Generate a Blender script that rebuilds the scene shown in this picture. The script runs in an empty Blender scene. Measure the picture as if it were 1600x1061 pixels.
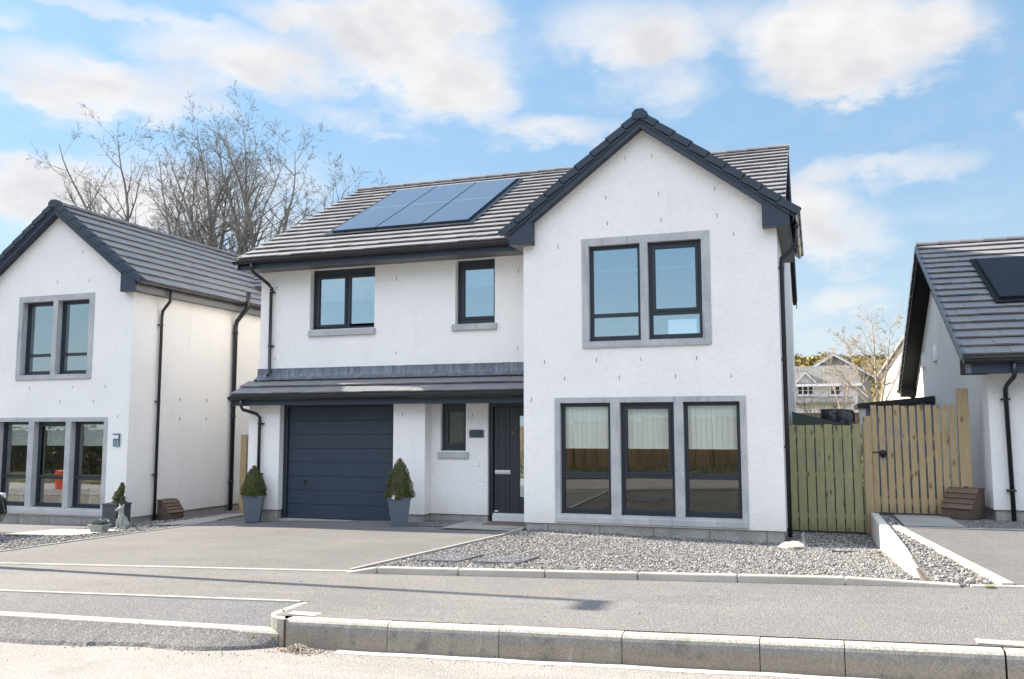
import bpy, math, random
from mathutils import Vector, Matrix, noise
R = math.radians
scn = bpy.context.scene
COL = scn.collection

# ------------------------------------------------------------------ camera
cd = bpy.data.cameras.new('camera'); cam = bpy.data.objects.new('camera', cd); COL.objects.link(cam)
Rt = Vector((0.94472400, 0.32786339, -0.00147344)); Up = Vector((0.03423754, -0.09418254, 0.99496605)); Fw = Vector((-0.32607417, 0.94001875, 0.10020174))
cam.matrix_world = Matrix(((Rt.x, Up.x, -Fw.x, 4.8014), (Rt.y, Up.y, -Fw.y, -14.4636), (Rt.z, Up.z, -Fw.z, 1.6135), (0, 0, 0, 1)))
cd.sensor_width = 36; cd.lens = 1367.35 / 1600 * 36; cd.clip_end = 2000; cd.clip_start = .05
scn.camera = cam
scn.render.resolution_x = 1024; scn.render.resolution_y = 679
scn.view_settings.view_transform = 'Standard'; scn.view_settings.look = 'None'
scn.view_settings.exposure = 1.5; scn.view_settings.gamma = 1

# ------------------------------------------------------------------ sun
SUN_EL, SUN_AZ = 30.5, 6.2           # azimuth: degrees behind the facade line, on the left
sv = Vector((-math.cos(R(SUN_AZ)) * math.cos(R(SUN_EL)), math.sin(R(SUN_AZ)) * math.cos(R(SUN_EL)), math.sin(R(SUN_EL))))
sl = bpy.data.lights.new('sun', 'SUN'); sun = bpy.data.objects.new('sun', sl); COL.objects.link(sun)
sl.energy = 5.0; sl.angle = R(.53); sl.color = (1, .885, .735)
sun.rotation_euler = sv.to_track_quat('Z', 'Y').to_euler(); sun.location = (-30, 4, 20)

# ------------------------------------------------------------------ node helper
class NT:
    def __init__(s, tree): s.t = tree; s.n = tree.nodes; s.l = tree.links
    def new(s, typ, ins=None, **kw):
        nd = s.n.new(typ)
        for k, v in kw.items(): setattr(nd, k, v)
        for k, v in (ins or {}).items():
            sk = nd.inputs[k]
            if isinstance(v, bpy.types.NodeSocket): s.l.new(v, sk)
            elif isinstance(v, (tuple, list)): sk.default_value = (*v, 1) if (len(v) == 3 and sk.type == 'RGBA') else v
            else: sk.default_value = v
        return nd
    def m(s, op, a, b=0., c=None, clamp=False):
        d = {0: a, 1: b}
        if c is not None: d[2] = c
        return s.new('ShaderNodeMath', d, operation=op, use_clamp=clamp).outputs[0]
    def mix(s, f, a, b, mode='MIX'):
        nd = s.new('ShaderNodeMix', {0: f}, data_type='RGBA', blend_type=mode)
        for i, v in ((6, a), (7, b)):
            if isinstance(v, bpy.types.NodeSocket): s.l.new(v, nd.inputs[i])
            else: nd.inputs[i].default_value = (*v, 1)
        return nd.outputs[2]
    def noise(s, vec, scale, detail=3, rough=.55, out=0):
        nd = s.new('ShaderNodeTexNoise', {'Scale': scale, 'Detail': detail, 'Roughness': rough})
        if vec is not None: s.l.new(vec, nd.inputs['Vector'])
        return nd.outputs[out]
    def ramp(s, f, stops):
        nd = s.new('ShaderNodeValToRGB', {0: f}); e = nd.color_ramp.elements
        while len(e) < len(stops): e.new(.5)
        for i, (p, c) in enumerate(stops):
            e[i].position = p; e[i].color = (*c, 1) if len(c) == 3 else c
        return nd.outputs[0]
    def rng(s, v, a, b, c=0., d=1., smooth=True):
        return s.new('ShaderNodeMapRange', {0: v, 1: a, 2: b, 3: c, 4: d}, interpolation_type='SMOOTHSTEP' if smooth else 'LINEAR').outputs[0]

# ------------------------------------------------------------------ world: sky with broken cloud
w = bpy.data.worlds.new('World'); scn.world = w; w.use_nodes = True
T = NT(w.node_tree); T.n.clear()
sky = T.new('ShaderNodeTexSky', sky_type='NISHITA', sun_disc=False, sun_elevation=R(SUN_EL), air_density=1.0, dust_density=.6, ozone_density=1.6)
sky.sun_rotation = math.atan2(sv.x, sv.y)
geo = T.new('ShaderNodeTexCoord').outputs['Generated']
sep = T.new('ShaderNodeSeparateXYZ', {0: geo})
el = T.m('MULTIPLY', T.m('ARCSINE', sep.outputs[2]), 57.2958)
az = T.m('MULTIPLY', T.m('ARCTAN2', T.m('MULTIPLY', sep.outputs[0], -1.), sep.outputs[1]), 57.2958)
ae = T.new('ShaderNodeCombineXYZ', {0: T.m('MULTIPLY', az, .055), 1: T.m('MULTIPLY', el, .10), 2: .3}).outputs[0]
n1 = T.noise(ae, 1.7, 7, .58); n2 = T.noise(ae, 6., 6, .6)
wz = T.m('ADD', az, T.m('MULTIPLY', T.m('SUBTRACT', n1, .5), 6.)); we = T.m('ADD', el, T.m('MULTIPLY', T.m('SUBTRACT', n2, .5), 3.))
CLOUDS = [  # azimuth, elevation, half width, half height, weight
 (47.4,20.0,4.0,1.6,1.00),(42.1,19.8,4.0,1.4,0.95),(48.3,18.3,4.0,1.0,0.60),(38.0,22.7,5.1,1.5,1.00),(34.4,21.8,3.6,1.3,0.70),(31.0,19.7,2.5,0.7,0.60),(27.7,19.0,1.2,0.3,0.50),(34.5,25.4,3.3,0.8,0.70),(29.5,24.4,5.1,2.2,0.80),(24.3,23.5,5.2,3.4,1.00),(22.6,21.7,3.0,1.5,0.70),(26.1,26.1,6.0,1.1,0.70),(45.5,24.3,7.0,0.5,0.60),(49.9,22.7,1.9,0.5,0.50),(12.6,25.0,4.7,1.9,0.85),(9.2,22.5,3.8,2.1,0.70),(5.4,24.8,5.3,1.6,0.60),(-1.0,23.0,4.2,2.5,0.95),(-4.0,22.9,4.8,2.8,1.00),(-8.3,22.6,3.1,1.5,0.80),(-2.8,20.4,3.4,0.9,0.60),(19.1,19.5,3.5,0.7,0.55),(15.7,19.1,3.9,0.8,0.65),(19.5,18.3,2.2,0.5,0.40),(-2.9,15.9,2.6,0.6,0.60),(-6.2,15.2,2.5,0.9,0.70),(-0.6,14.4,2.3,1.5,0.70),(-1.7,11.6,3.0,2.1,0.85),(0.2,12.9,1.5,2.3,0.50),(-1.9,7.7,2.2,0.9,0.75),(0.8,7.0,2.3,1.2,0.40),(-11.7,17.1,0.8,0.4,0.50),(48.7,13.8,3.6,1.6,0.90),(46.0,12.7,4.1,2.2,0.90),(49.5,15.1,1.3,0.4,0.50),(42.2,14.2,4.3,2.3,0.60),(36.5,13.5,6.2,2.4,0.65),(32.6,16.1,3.2,1.2,0.35),(-8.5,12.5,4.0,0.7,0.20),(-1.8,5.0,5.9,0.8,0.35),
 (-60,24,16,7,1.),(-110,16,20,6,1.),(-165,26,18,7,1.),(140,15,20,6,1.),(95,30,14,7,.9),(-40,44,20,9,1.),(60,50,20,9,1.),(160,52,25,10,1.),(-130,48,22,9,1.),(10,60,20,9,.9)]
tot = None
for a0, e0, ra, re, wt in CLOUDS:
    da = T.m('DIVIDE', T.m('SUBTRACT', wz, a0), ra * 1.32); de = T.m('DIVIDE', T.m('SUBTRACT', we, e0), re * 1.42)
    r2 = T.m('MULTIPLY_ADD', da, da, T.m('MULTIPLY', de, de))
    k = T.m('MULTIPLY', T.m('SUBTRACT', 1., r2, clamp=True), wt)
    tot = k if tot is None else T.m('ADD', tot, k)
dens = T.m('ADD', tot, T.m('MULTIPLY', T.m('SUBTRACT', n2, .5), 1.0))
cov = T.m('MULTIPLY', T.rng(dens, -.1, 1.35), .90)
n3 = T.noise(ae, 3.1, 5, .6)
ccol = T.ramp(T.m('ADD', T.m('MULTIPLY', T.m('MINIMUM', tot, 1.4), .16), T.m('MULTIPLY', T.m('ADD', n3, T.m('MULTIPLY', n2, .5)), .62)), [(.3, (3.35, 3.4, 3.45)), (.54, (3.7, 3.55, 3.42)), (.80, (2.8, 2.72, 2.75))])
haze = T.rng(el, -2., 26., .95, .62, False)
nsk = T.mix(1., sky.outputs[0], (.7, .88, .95), 'MULTIPLY')
base = T.mix(haze, nsk, T.mix(T.rng(el, 0., 18.), (2.5, 2.85, 3.05), (1.3, 2.0, 2.75)))
skyc = T.mix(cov, base, ccol)
over = T.m('MULTIPLY', T.m('MULTIPLY', T.rng(el, 17., 28.), T.rng(el, 52., 75., 1., .25)), T.m('MULTIPLY', T.rng(sep.outputs[1], .15, -.25), T.rng(T.noise(ae, .9, 4), .3, .6, .6, 1.)))  # added bright cloud bank behind the camera, fills the shaded walls with light
skyc = T.mix(over, skyc, (8.2, 8.8, 10.2))
bg = T.new('ShaderNodeBackground', {0: skyc, 1: .1})
T.new('ShaderNodeOutputWorld', {0: bg.outputs[0]})

# ------------------------------------------------------------------ materials
MAT = {}
def mat(name, fn=None, col=(.5, .5, .5), rough=.6, metal=0., spec=.5, **kw):
    if name in MAT: return MAT[name]
    m = bpy.data.materials.new(name); m.use_nodes = True
    t = NT(m.node_tree); p = t.n['Principled BSDF']
    p.inputs['Base Color'].default_value = (*col, 1); p.inputs['Roughness'].default_value = rough
    p.inputs['Metallic'].default_value = metal; p.inputs['Specular IOR Level'].default_value = spec
    for k, v in kw.items(): p.inputs[k].default_value = v
    obj = t.new('ShaderNodeTexCoord').outputs['Object']
    if fn: fn(t, p, obj)
    MAT[name] = m; return m
def setc(t, p, s, ch='Base Color'): t.l.new(s, p.inputs[ch])
def bump(t, p, h, strength=.3, dist=.01):
    b = t.new('ShaderNodeBump', {'Height': h, 'Strength': strength, 'Distance': dist}); t.l.new(b.outputs[0], p.inputs['Normal'])
def scaled(t, v, s): return t.new('ShaderNodeMapping', {0: v, 3: s}).outputs[0]

def f_render(t, p, o):
    big = t.noise(o, .8, 4); fine = t.noise(o, 55, 3, .7); st = t.noise(scaled(t, o, (3, 3, .35)), 1.5, 3)
    c = t.mix(t.rng(big, .3, .75), (.905, .892, .875), (.85, .838, .82)); c = t.mix(t.rng(st, .55, .8, 0, .35), c, (.76, .75, .74))
    c = t.mix(t.rng(fine, .3, .55, .30, 0.), c, (.6, .6, .6)); zz = t.new('ShaderNodeSeparateXYZ', {0: o}).outputs[2]; c = t.mix(t.rng(t.m('ADD', zz, t.m('MULTIPLY', t.noise(o, 5, 4), .4)), .3, .75, .35, 0), c, (.60, .57, .52)); setc(t, p, c)
    v = t.new('ShaderNodeTexVoronoi', {'Vector': o, 'Scale': 75}).outputs[0]
    bump(t, p, t.m('ADD', fine, t.m('MULTIPLY', v, -.8)), .9, .012)
mat('white_render', f_render, rough=.9, spec=.2)
def f_stone(t, p, o):
    a = t.noise(o, 2.2, 5, .6); b = t.noise(o, 60, 3); s = t.noise(scaled(t, o, (9, 9, .8)), 2, 4)
    c = t.mix(t.rng(a, .3, .7), (.37, .385, .41), (.50, .51, .52)); c = t.mix(t.rng(s, .56, .75, 0, .5), c, (.17, .18, .2)); c = t.mix(t.rng(b, .4, .7, .25, 0), c, (.2, .2, .2)); setc(t, p, c); bump(t, p, b, .25, .004)
mat('cast_stone', f_stone, rough=.85, spec=.3)
def f_plinth(t, p, o):
    a = t.noise(o, 3, 5, .6); b = t.noise(o, 45, 3)
    c = t.mix(t.rng(a, .3, .7), (.27, .26, .245), (.40, .385, .36)); c = t.mix(t.rng(b, .35, .7, .4, 0), c, (.15, .15, .14)); setc(t, p, c); bump(t, p, b, .5, .008)
mat('plinth_block', f_plinth, rough=.9, spec=.2)
def f_tile(t, p, o):
    a = t.noise(o, 1.3, 4); b = t.noise(o, 40, 3, .7); oi = t.new('ShaderNodeNewGeometry').outputs['Random Per Island']
    c = t.mix(t.rng(a, .3, .7), (.10, .105, .128), (.13, .133, .155)); c = t.mix(t.m('MULTIPLY', oi, .8), c, (.17, .165, .165)); c = t.mix(t.rng(b, .4, .75, 0, .35), c, (.22, .21, .20)); setc(t, p, c); bump(t, p, b, .25, .003)
mat('roof_tile', f_tile, rough=.45, spec=.6, **{'Sheen Weight': .2, 'Sheen Roughness': .5})
mat('roof_tile_brown', lambda t, p, o: setc(t, p, t.mix(t.noise(o, 6, 4), (.22, .215, .205), (.38, .37, .35))), rough=.8)
mat('anthracite', lambda t, p, o: (setc(t, p, t.mix(t.noise(o, 2.5, 3), (.014, .020, .030), (.022, .030, .043))), bump(t, p, t.noise(o, 30, 2), .03, .002)), rough=.38, spec=.5)
mat('anthracite_matt', lambda t, p, o: setc(t, p, t.mix(t.noise(o, 2.5, 3), (.020, .032, .051), (.031, .046, .070))), rough=.5, spec=.4)
mat('black_plastic', lambda t, p, o: setc(t, p, t.mix(t.noise(o, 4, 3), (.010, .011, .014), (.022, .023, .027))), rough=.28, spec=.5)
mat('black_matt', lambda t, p, o: setc(t, p, t.mix(t.noise(o, 4, 3), (.008, .009, .011), (.014, .015, .018))), rough=.7, spec=.2)
mat('soffit', lambda t, p, o: setc(t, p, t.mix(t.noise(o, 3, 3), (.10, .105, .115), (.13, .135, .15))), rough=.5)
def f_lead(t, p, o):
    a = t.noise(scaled(t, o, (5, 5, .7)), 2.5, 5, .65); b = t.noise(o, 2, 3)
    c = t.mix(t.rng(a, .35, .7), (.07, .083, .104), (.165, .195, .235)); c = t.mix(t.rng(b, .55, .75, 0, .4), c, (.10, .085, .09)); setc(t, p, c); bump(t, p, a, .3, .01)
mat('lead', f_lead, rough=.45, spec=.5)
def f_asph(c1, c2, c3, sc=1.):
    def f(t, p, o):
        big = t.noise(o, .35, 5, .6); mid = t.noise(o, 2.6, 4, .6); f1 = t.noise(o, 95 * sc, 2, .6); v = t.new('ShaderNodeTexVoronoi', {'Vector': o, 'Scale': 130 * sc})
        c = t.mix(t.rng(big, .3, .7), c1, c2); c = t.mix(t.rng(mid, .45, .75, 0, .35), c, c3)
        tr = t.noise(scaled(t, o, (.25, 2.2, 1)), 1.1, 4, .6); c = t.mix(t.rng(tr, .5, .72, 0, .45), c, tuple(x * 1.22 for x in c2)); c = t.mix(t.rng(t.noise(o, .9, 5, .65), .56, .72, 0, .4), c, tuple(x * .72 for x in c1)); c = t.mix(t.rng(t.noise(o, 4.5, 3, .5), .70, .76, 0, .45), c, tuple(x * .45 for x in c1)); c = t.mix(t.rng(f1, .40, .62, .5, 0), c, tuple(x * .5 for x in c1))
        sp = t.new('ShaderNodeSeparateColor', {0: v.outputs[1]}).outputs[0]
        c = t.mix(t.rng(sp, .72, .95, 0, .28), c, (.56, .52, .48)); setc(t, p, c)
        bump(t, p, t.m('ADD', f1, t.m('MULTIPLY', v.outputs[0], -1.2)), .6, .006)
    return f
mat('pavement_asphalt', f_asph((.160, .156, .155), (.210, .203, .20), (.24, .228, .214)), rough=.85, spec=.3)
mat('drive_asphalt', f_asph((.134, .132, .132), (.177, .173, .172), (.212, .203, .194)), rough=.85, spec=.3)
mat('ramp_asphalt', f_asph((.125, .13, .14), (.17, .175, .185), (.21, .21, .21)), rough=.85, spec=.3)
mat('patch_asphalt', f_asph((.11, .11, .112), (.16, .158, .158), (.20, .19, .18), .8), rough=.9, spec=.3)
mat('road_asphalt', f_asph((.275, .262, .248), (.345, .330, .312), (.39, .365, .34), .85), rough=.9, spec=.25)
def f_grav(t, p, o):
    v = t.new('ShaderNodeTexVoronoi', {'Vector': o, 'Scale': 38}); sp = t.new('ShaderNodeSeparateColor', {0: v.outputs[1]}).outputs[0]
    c = t.ramp(sp, [(0, (.12, .12, .12)), (.3, (.26, .25, .24)), (.6, (.42, .40, .37)), (.85, (.55, .53, .5)), (1, (.34, .26, .2))]); c = t.mix(t.rng(v.outputs[0], .25, .6), c, (.06, .06, .065))
    setc(t, p, c); bump(t, p, v.outputs[0], -1., .03)
mat('gravel', f_grav, rough=.9, spec=.2)
mat('pebble_dark', lambda t, p, o: setc(t, p, t.ramp(t.new('ShaderNodeNewGeometry').outputs['Random Per Island'], [(0, (.07, .075, .085)), (.5, (.16, .17, .185)), (1, (.34, .34, .34))])), rough=.8)
mat('pebble', lambda t, p, o: setc(t, p, t.ramp(t.new('ShaderNodeNewGeometry').outputs['Random Per Island'], [(0, (.10, .102, .106)), (.25, (.165, .165, .163)), (.55, (.25, .244, .232)), (.85, (.345, .335, .315)), (.97, (.47, .455, .43)), (1, (.36, .25, .18))])), rough=.8, spec=.3)
def f_conc(c1, c2, dark=.3):
    def f(t, p, o):
        a = t.noise(o, 1.6, 5, .6); b = t.noise(o, 50, 3, .7); s = t.noise(scaled(t, o, (1, 1, 4)), 3, 5, .7)
        c = t.mix(t.rng(a, .3, .7), c1, c2); c = t.mix(t.rng(s, .5, .72, 0, dark), c, tuple(x * .5 for x in c1)); c = t.mix(t.rng(b, .35, .6, .3, 0), c, tuple(x * .55 for x in c1)); setc(t, p, c); bump(t, p, b, .4, .004)
    return f
mat('kerb_concrete', f_conc((.38, .355, .315), (.48, .455, .41), .5), rough=.9, spec=.2)
def f_kerb(t, p, o):
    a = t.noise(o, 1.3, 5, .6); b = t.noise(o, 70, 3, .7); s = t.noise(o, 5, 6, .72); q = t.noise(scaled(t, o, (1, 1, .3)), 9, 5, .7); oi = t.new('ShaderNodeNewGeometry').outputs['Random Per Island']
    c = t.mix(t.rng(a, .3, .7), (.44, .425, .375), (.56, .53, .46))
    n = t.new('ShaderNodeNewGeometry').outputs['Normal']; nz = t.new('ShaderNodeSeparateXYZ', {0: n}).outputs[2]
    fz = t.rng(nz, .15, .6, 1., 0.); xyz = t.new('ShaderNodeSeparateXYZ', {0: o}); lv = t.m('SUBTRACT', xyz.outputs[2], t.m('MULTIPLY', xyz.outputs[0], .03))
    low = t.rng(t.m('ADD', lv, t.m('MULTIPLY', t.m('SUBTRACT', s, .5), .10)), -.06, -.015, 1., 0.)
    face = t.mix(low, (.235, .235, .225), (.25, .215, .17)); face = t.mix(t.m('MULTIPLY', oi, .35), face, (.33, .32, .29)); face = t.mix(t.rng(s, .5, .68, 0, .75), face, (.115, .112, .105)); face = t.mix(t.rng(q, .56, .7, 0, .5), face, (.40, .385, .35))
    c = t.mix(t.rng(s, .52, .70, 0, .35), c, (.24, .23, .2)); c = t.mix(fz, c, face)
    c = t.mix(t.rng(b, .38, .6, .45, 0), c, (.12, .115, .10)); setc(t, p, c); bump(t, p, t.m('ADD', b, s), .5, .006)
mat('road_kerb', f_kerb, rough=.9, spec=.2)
mat('edging', f_conc((.38, .365, .33), (.46, .445, .40)), rough=.9, spec=.2)
mat('slab', f_conc((.30, .295, .28), (.37, .36, .34), .15), rough=.9, spec=.2)
mat('rough_mortar', f_conc((.55, .52, .48), (.68, .65, .6)), rough=.95, spec=.1)
def f_wood(c1, c2, ck):
    def f(t, p, o):
        oi = t.new('ShaderNodeNewGeometry').outputs['Random Per Island']
        off = t.new('ShaderNodeVectorMath', {0: o, 1: t.new('ShaderNodeCombineXYZ', {0: t.m('MULTIPLY', oi, 13.), 1: 0., 2: t.m('MULTIPLY', oi, 31.)}).outputs[0]}, operation='ADD').outputs[0]
        g = t.noise(scaled(t, off, (30, 30, 1.5)), 2, 4, .6); g2 = t.noise(scaled(t, off, (4, 4, .8)), 1.5, 3)
        v = t.new('ShaderNodeTexVoronoi', {'Vector': scaled(t, off, (7, 7, 3.2)), 'Scale': 1.}).outputs[0]
        c = t.mix(t.rng(g, .3, .7), c1, c2); c = t.mix(t.m('MULTIPLY', oi, .8), c, tuple(x * .62 for x in c1)); c = t.mix(t.rng(t.noise(scaled(t, off, (1, 1, .4)), 3, 4), .5, .75, 0, .45), c, (sum(c1) / 3 * .8,) * 3); c = t.mix(t.rng(g2, .55, .75, 0, .5), c, tuple(x * .6 for x in c1))
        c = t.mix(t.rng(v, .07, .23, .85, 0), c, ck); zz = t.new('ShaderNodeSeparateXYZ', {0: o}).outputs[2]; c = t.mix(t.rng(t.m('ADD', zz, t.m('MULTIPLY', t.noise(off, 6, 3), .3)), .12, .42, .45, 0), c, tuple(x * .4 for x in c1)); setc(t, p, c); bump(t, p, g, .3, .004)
    return f
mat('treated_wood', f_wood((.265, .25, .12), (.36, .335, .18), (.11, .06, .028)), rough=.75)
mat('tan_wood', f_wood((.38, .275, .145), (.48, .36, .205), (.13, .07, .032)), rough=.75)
mat('brown_wood', f_wood((.13, .085, .06), (.19, .125, .09), (.06, .04, .03)), rough=.75)
mat('fence_dark', col=(.05, .035, .02), rough=.9)
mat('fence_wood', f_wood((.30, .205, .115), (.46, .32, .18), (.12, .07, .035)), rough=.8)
mat('planter_plastic', lambda t, p, o: (setc(t, p, t.mix(t.noise(scaled(t, o, (1, 1, 14)), 3, 3), (.075, .095, .12), (.11, .135, .165))), bump(t, p, t.noise(scaled(t, o, (1, 1, 20)), 3, 2), .2, .004)), rough=.55)
mat('dark_planter', lambda t, p, o: setc(t, p, t.mix(t.noise(o, 5, 3), (.03, .04, .05), (.055, .065, .075))), rough=.5)
def f_leaf(t, p, o):
    oi = t.new('ShaderNodeNewGeometry').outputs['Random Per Island']
    setc(t, p, t.ramp(oi, [(0, (.025, .040, .008)), (.5, (.060, .078, .016)), (.85, (.11, .12, .03)), (1, (.17, .15, .05))]))
mat('leaf', f_leaf, rough=.6, spec=.3)
mat('succulent', lambda t, p, o: setc(t, p, t.mix(t.noise(o, 12, 3), (.13, .19, .18), (.30, .36, .33))), rough=.6)
def f_bark(t, p, o):
    a = t.noise(o, 3, 5, .7); c = t.mix(t.rng(a, .3, .7), (.145, .135, .125), (.27, .255, .24)); setc(t, p, c); bump(t, p, a, .4, .02)
mat('bark', f_bark, rough=.9, spec=.2)
mat('pale_bark', lambda t, p, o: setc(t, p, t.mix(t.noise(o, 4, 4), (.32, .25, .19), (.5, .42, .34))), rough=.9)
mat('shrub_twig', lambda t, p, o: setc(t, p, t.mix(t.noise(o, 4, 4), (.05, .04, .035), (.13, .11, .09))), rough=.9)
def f_gorse(t, p, o):
    a = t.noise(o, .35, 5, .7); b = t.noise(o, 1.4, 4, .7); c = t.ramp(t.m('ADD', t.m('MULTIPLY', a, .6), t.m('MULTIPLY', b, .4)), [(.3, (.05, .065, .02)), (.46, (.10, .11, .04)), (.53, (.22, .17, .06)), (.57, (.36, .25, .05)), (.66, (.17, .14, .08))]); setc(t, p, c); bump(t, p, b, 1., .5)
mat('gorse_hill', f_gorse, rough=.95)
mat('sandy_grit', lambda t, p, o: setc(t, p, t.ramp(t.new('ShaderNodeNewGeometry').outputs['Random Per Island'], [(0, (.18, .15, .12)), (.5, (.36, .30, .24)), (1, (.55, .47, .39))])), rough=.9)
mat('gorse_bush', lambda t, p, o: setc(t, p, t.ramp(t.new('ShaderNodeNewGeometry').outputs['Random Per Island'], [(0, (.05, .06, .02)), (.5, (.12, .11, .04)), (.75, (.32, .22, .04)), (1, (.48, .33, .05))])), rough=.9)
mat('grass', lambda t, p, o: (setc(t, p, t.mix(t.rng(t.noise(o, 1.4, 6, .7), .3, .7), (.05, .06, .02), (.15, .14, .07))), bump(t, p, t.noise(o, 14, 4), 1, .05)), rough=.95, spec=.1)
mat('grass_blade', lambda t, p, o: setc(t, p, t.ramp(t.new('ShaderNodeNewGeometry').outputs['Random Per Island'], [(0, (.06, .07, .02)), (.6, (.20, .18, .08)), (1, (.42, .36, .22))])), rough=.9)
mat('soil', lambda t, p, o: (setc(t, p, t.mix(t.noise(o, 6, 6, .7), (.07, .06, .05), (.16, .14, .12))), bump(t, p, t.noise(o, 30, 4), 1, .02)), rough=.95)
mat('white_upvc', lambda t, p, o: setc(t, p, t.mix(t.noise(o, 2, 2), (.72, .73, .74), (.8, .8, .8))), rough=.35)
mat('steel', lambda t, p, o: setc(t, p, t.mix(t.noise(o, 12, 2), (.5, .52, .54), (.68, .7, .72))), rough=.3, metal=1.)
mat('dull_steel', lambda t, p, o: setc(t, p, t.mix(t.noise(o, 12, 2), (.55, .58, .6), (.7, .72, .74))), rough=.45, metal=.3)
def f_blind(t, p, o):
    s = t.noise(scaled(t, o, (22, 1, .3)), 1, 2); setc(t, p, t.mix(s, (.86, .90, .86), (.93, .95, .92)))
mat('blind_fabric', f_blind, rough=.85)
mat('interior', lambda t, p, o: setc(t, p, t.mix(t.noise(o, 1.5, 2), (.34, .34, .33), (.42, .41, .39))), rough=.9)
mat('interior_floor', lambda t, p, o: setc(t, p, t.mix(t.noise(o, 3, 3), (.10, .08, .06), (.17, .14, .11))), rough=.6)
mat('cream_wall', lambda t, p, o: setc(t, p, t.mix(t.noise(o, .8, 4), (.62, .56, .47), (.74, .68, .58))), rough=.9)
mat('pinkgrey_wall', lambda t, p, o: setc(t, p, t.mix(t.noise(o, .8, 4), (.60, .57, .56), (.70, .67, .66))), rough=.9)
mat('grey_gable', lambda t, p, o: setc(t, p, t.mix(t.noise(o, 3, 5), (.20, .20, .18), (.32, .32, .29))), rough=.9)
mat('shed_blue', lambda t, p, o: setc(t, p, t.mix(t.noise(scaled(t, o, (6, 6, .5)), 2, 3), (.16, .20, .26), (.22, .27, .34))), rough=.7)
mat('black_cover', lambda t, p, o: (setc(t, p, t.mix(t.noise(o, 5, 3), (.008, .009, .012), (.02, .021, .026))), bump(t, p, t.noise(o, 6, 3), .8, .05)), rough=.3)
mat('garden_slope', lambda t, p, o: setc(t, p, t.mix(t.noise(o, 3, 4), (.035, .05, .05), (.07, .09, .085))), rough=.8)
mat('car_paint', lambda t, p, o: setc(t, p, t.mix(t.noise(o, 2, 2), (.010, .011, .014), (.016, .017, .02))), rough=.2, spec=.6)
mat('rubber', lambda t, p, o: setc(t, p, t.mix(t.noise(o, 20, 2), (.012, .012, .012), (.025, .025, .025))), rough=.85)
mat('dark_glass', col=(.015, .018, .02), rough=.05, spec=.8)
mat('orange_plastic', lambda t, p, o: setc(t, p, t.mix(t.noise(o, 3, 2), (.75, .07, .015), (.9, .10, .025))), rough=.5)
mat('coir', lambda t, p, o: (setc(t, p, t.mix(t.noise(o, 60, 3), (.11, .085, .065), (.22, .17, .13))), bump(t, p, t.noise(o, 90, 2), 1, .01)), rough=.95)
def f_rock(t, p, o):
    a = t.noise(o, 9, 5, .65); setc(t, p, t.mix(t.rng(a, .35, .65), (.40, .36, .30), (.68, .62, .54))); bump(t, p, a, .5, .02)
mat('pale_rock', f_rock, rough=.9)
mat('grey_stone_ornament', lambda t, p, o: (setc(t, p, t.mix(t.noise(o, 25, 4), (.16, .18, .17), (.42, .44, .42))), bump(t, p, t.noise(o, 30, 3), .6, .01)), rough=.9)
mat('picture_card', lambda t, p, o: setc(t, p, t.ramp(t.noise(o, 9, 4), [(.3, (.16, .11, .07)), (.5, (.42, .30, .17)), (.65, (.20, .22, .18)), (.8, (.6, .55, .45))])), rough=.6)
mat('plate_blue', lambda t, p, o: setc(t, p, t.mix(t.noise(o, 20, 2), (.07, .12, .17), (.11, .17, .23))), rough=.4)
mat('plate_slate', lambda t, p, o: setc(t, p, t.mix(t.noise(scaled(t, o, (1, 1, 4)), 14, 3), (.025, .04, .055), (.045, .062, .082))), rough=.5)
mat('pale_blue_letter', col=(.45, .58, .66), rough=.5)
mat('frosted', lambda t, p, o: setc(t, p, t.mix(t.noise(o, 7, 3), (.05, .065, .06), (.085, .10, .09))), rough=.16, spec=.5)
mat('moss', lambda t, p, o: setc(t, p, t.mix(t.noise(o, 40, 3), (.06, .075, .02), (.14, .15, .045))), rough=.95)
def f_solar(t, p, o):
    a = t.noise(o, 1.2, 2); setc(t, p, t.mix(a, (.040, .052, .085), (.055, .068, .105)))
mat('solar_cell', f_solar, rough=.10, spec=.9, **{'Coat Weight': .6, 'Coat Roughness': .08})
mat('solar_cell_shaded', lambda t, p, o: setc(t, p, t.mix(t.rng(t.noise(scaled(t, o, (14, 1, 1)), 4, 1), .4, .6), (.008, .011, .018), (.014, .019, .03))), rough=.5, spec=.15)  # same cells as the main array, darkened in colour for the roof's shade
def glass(name, base, gain, tint, gtint=(1, 1, 1), rough=0.):
    m = bpy.data.materials.new(name); m.use_nodes = True; t = NT(m.node_tree); t.n.clear()
    fr = t.new('ShaderNodeFresnel', {0: 1.5}).outputs[0]; o = t.new('ShaderNodeTexCoord').outputs['Object']
    bn = t.new('ShaderNodeBump', {'Height': t.noise(o, .9, 2), 'Strength': .06, 'Distance': .03}).outputs[0]
    g = t.new('ShaderNodeBsdfGlossy', {'Color': gtint, 'Roughness': rough, 'Normal': bn}); tr = t.new('ShaderNodeBsdfTransparent', {0: tint})
    f = t.m('MULTIPLY_ADD', fr, gain, base, clamp=True)
    mx = t.new('ShaderNodeMixShader', {0: f, 1: tr.outputs[0], 2: g.outputs[0]}); t.new('ShaderNodeOutputMaterial', {0: mx.outputs[0]}); MAT[name] = m
glass('pane_glass', .05, .65, (.95, .97, .96))
glass('coated_glass', .40, 1.2, (.86, .91, .95), (.82, .95, 1.))

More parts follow.
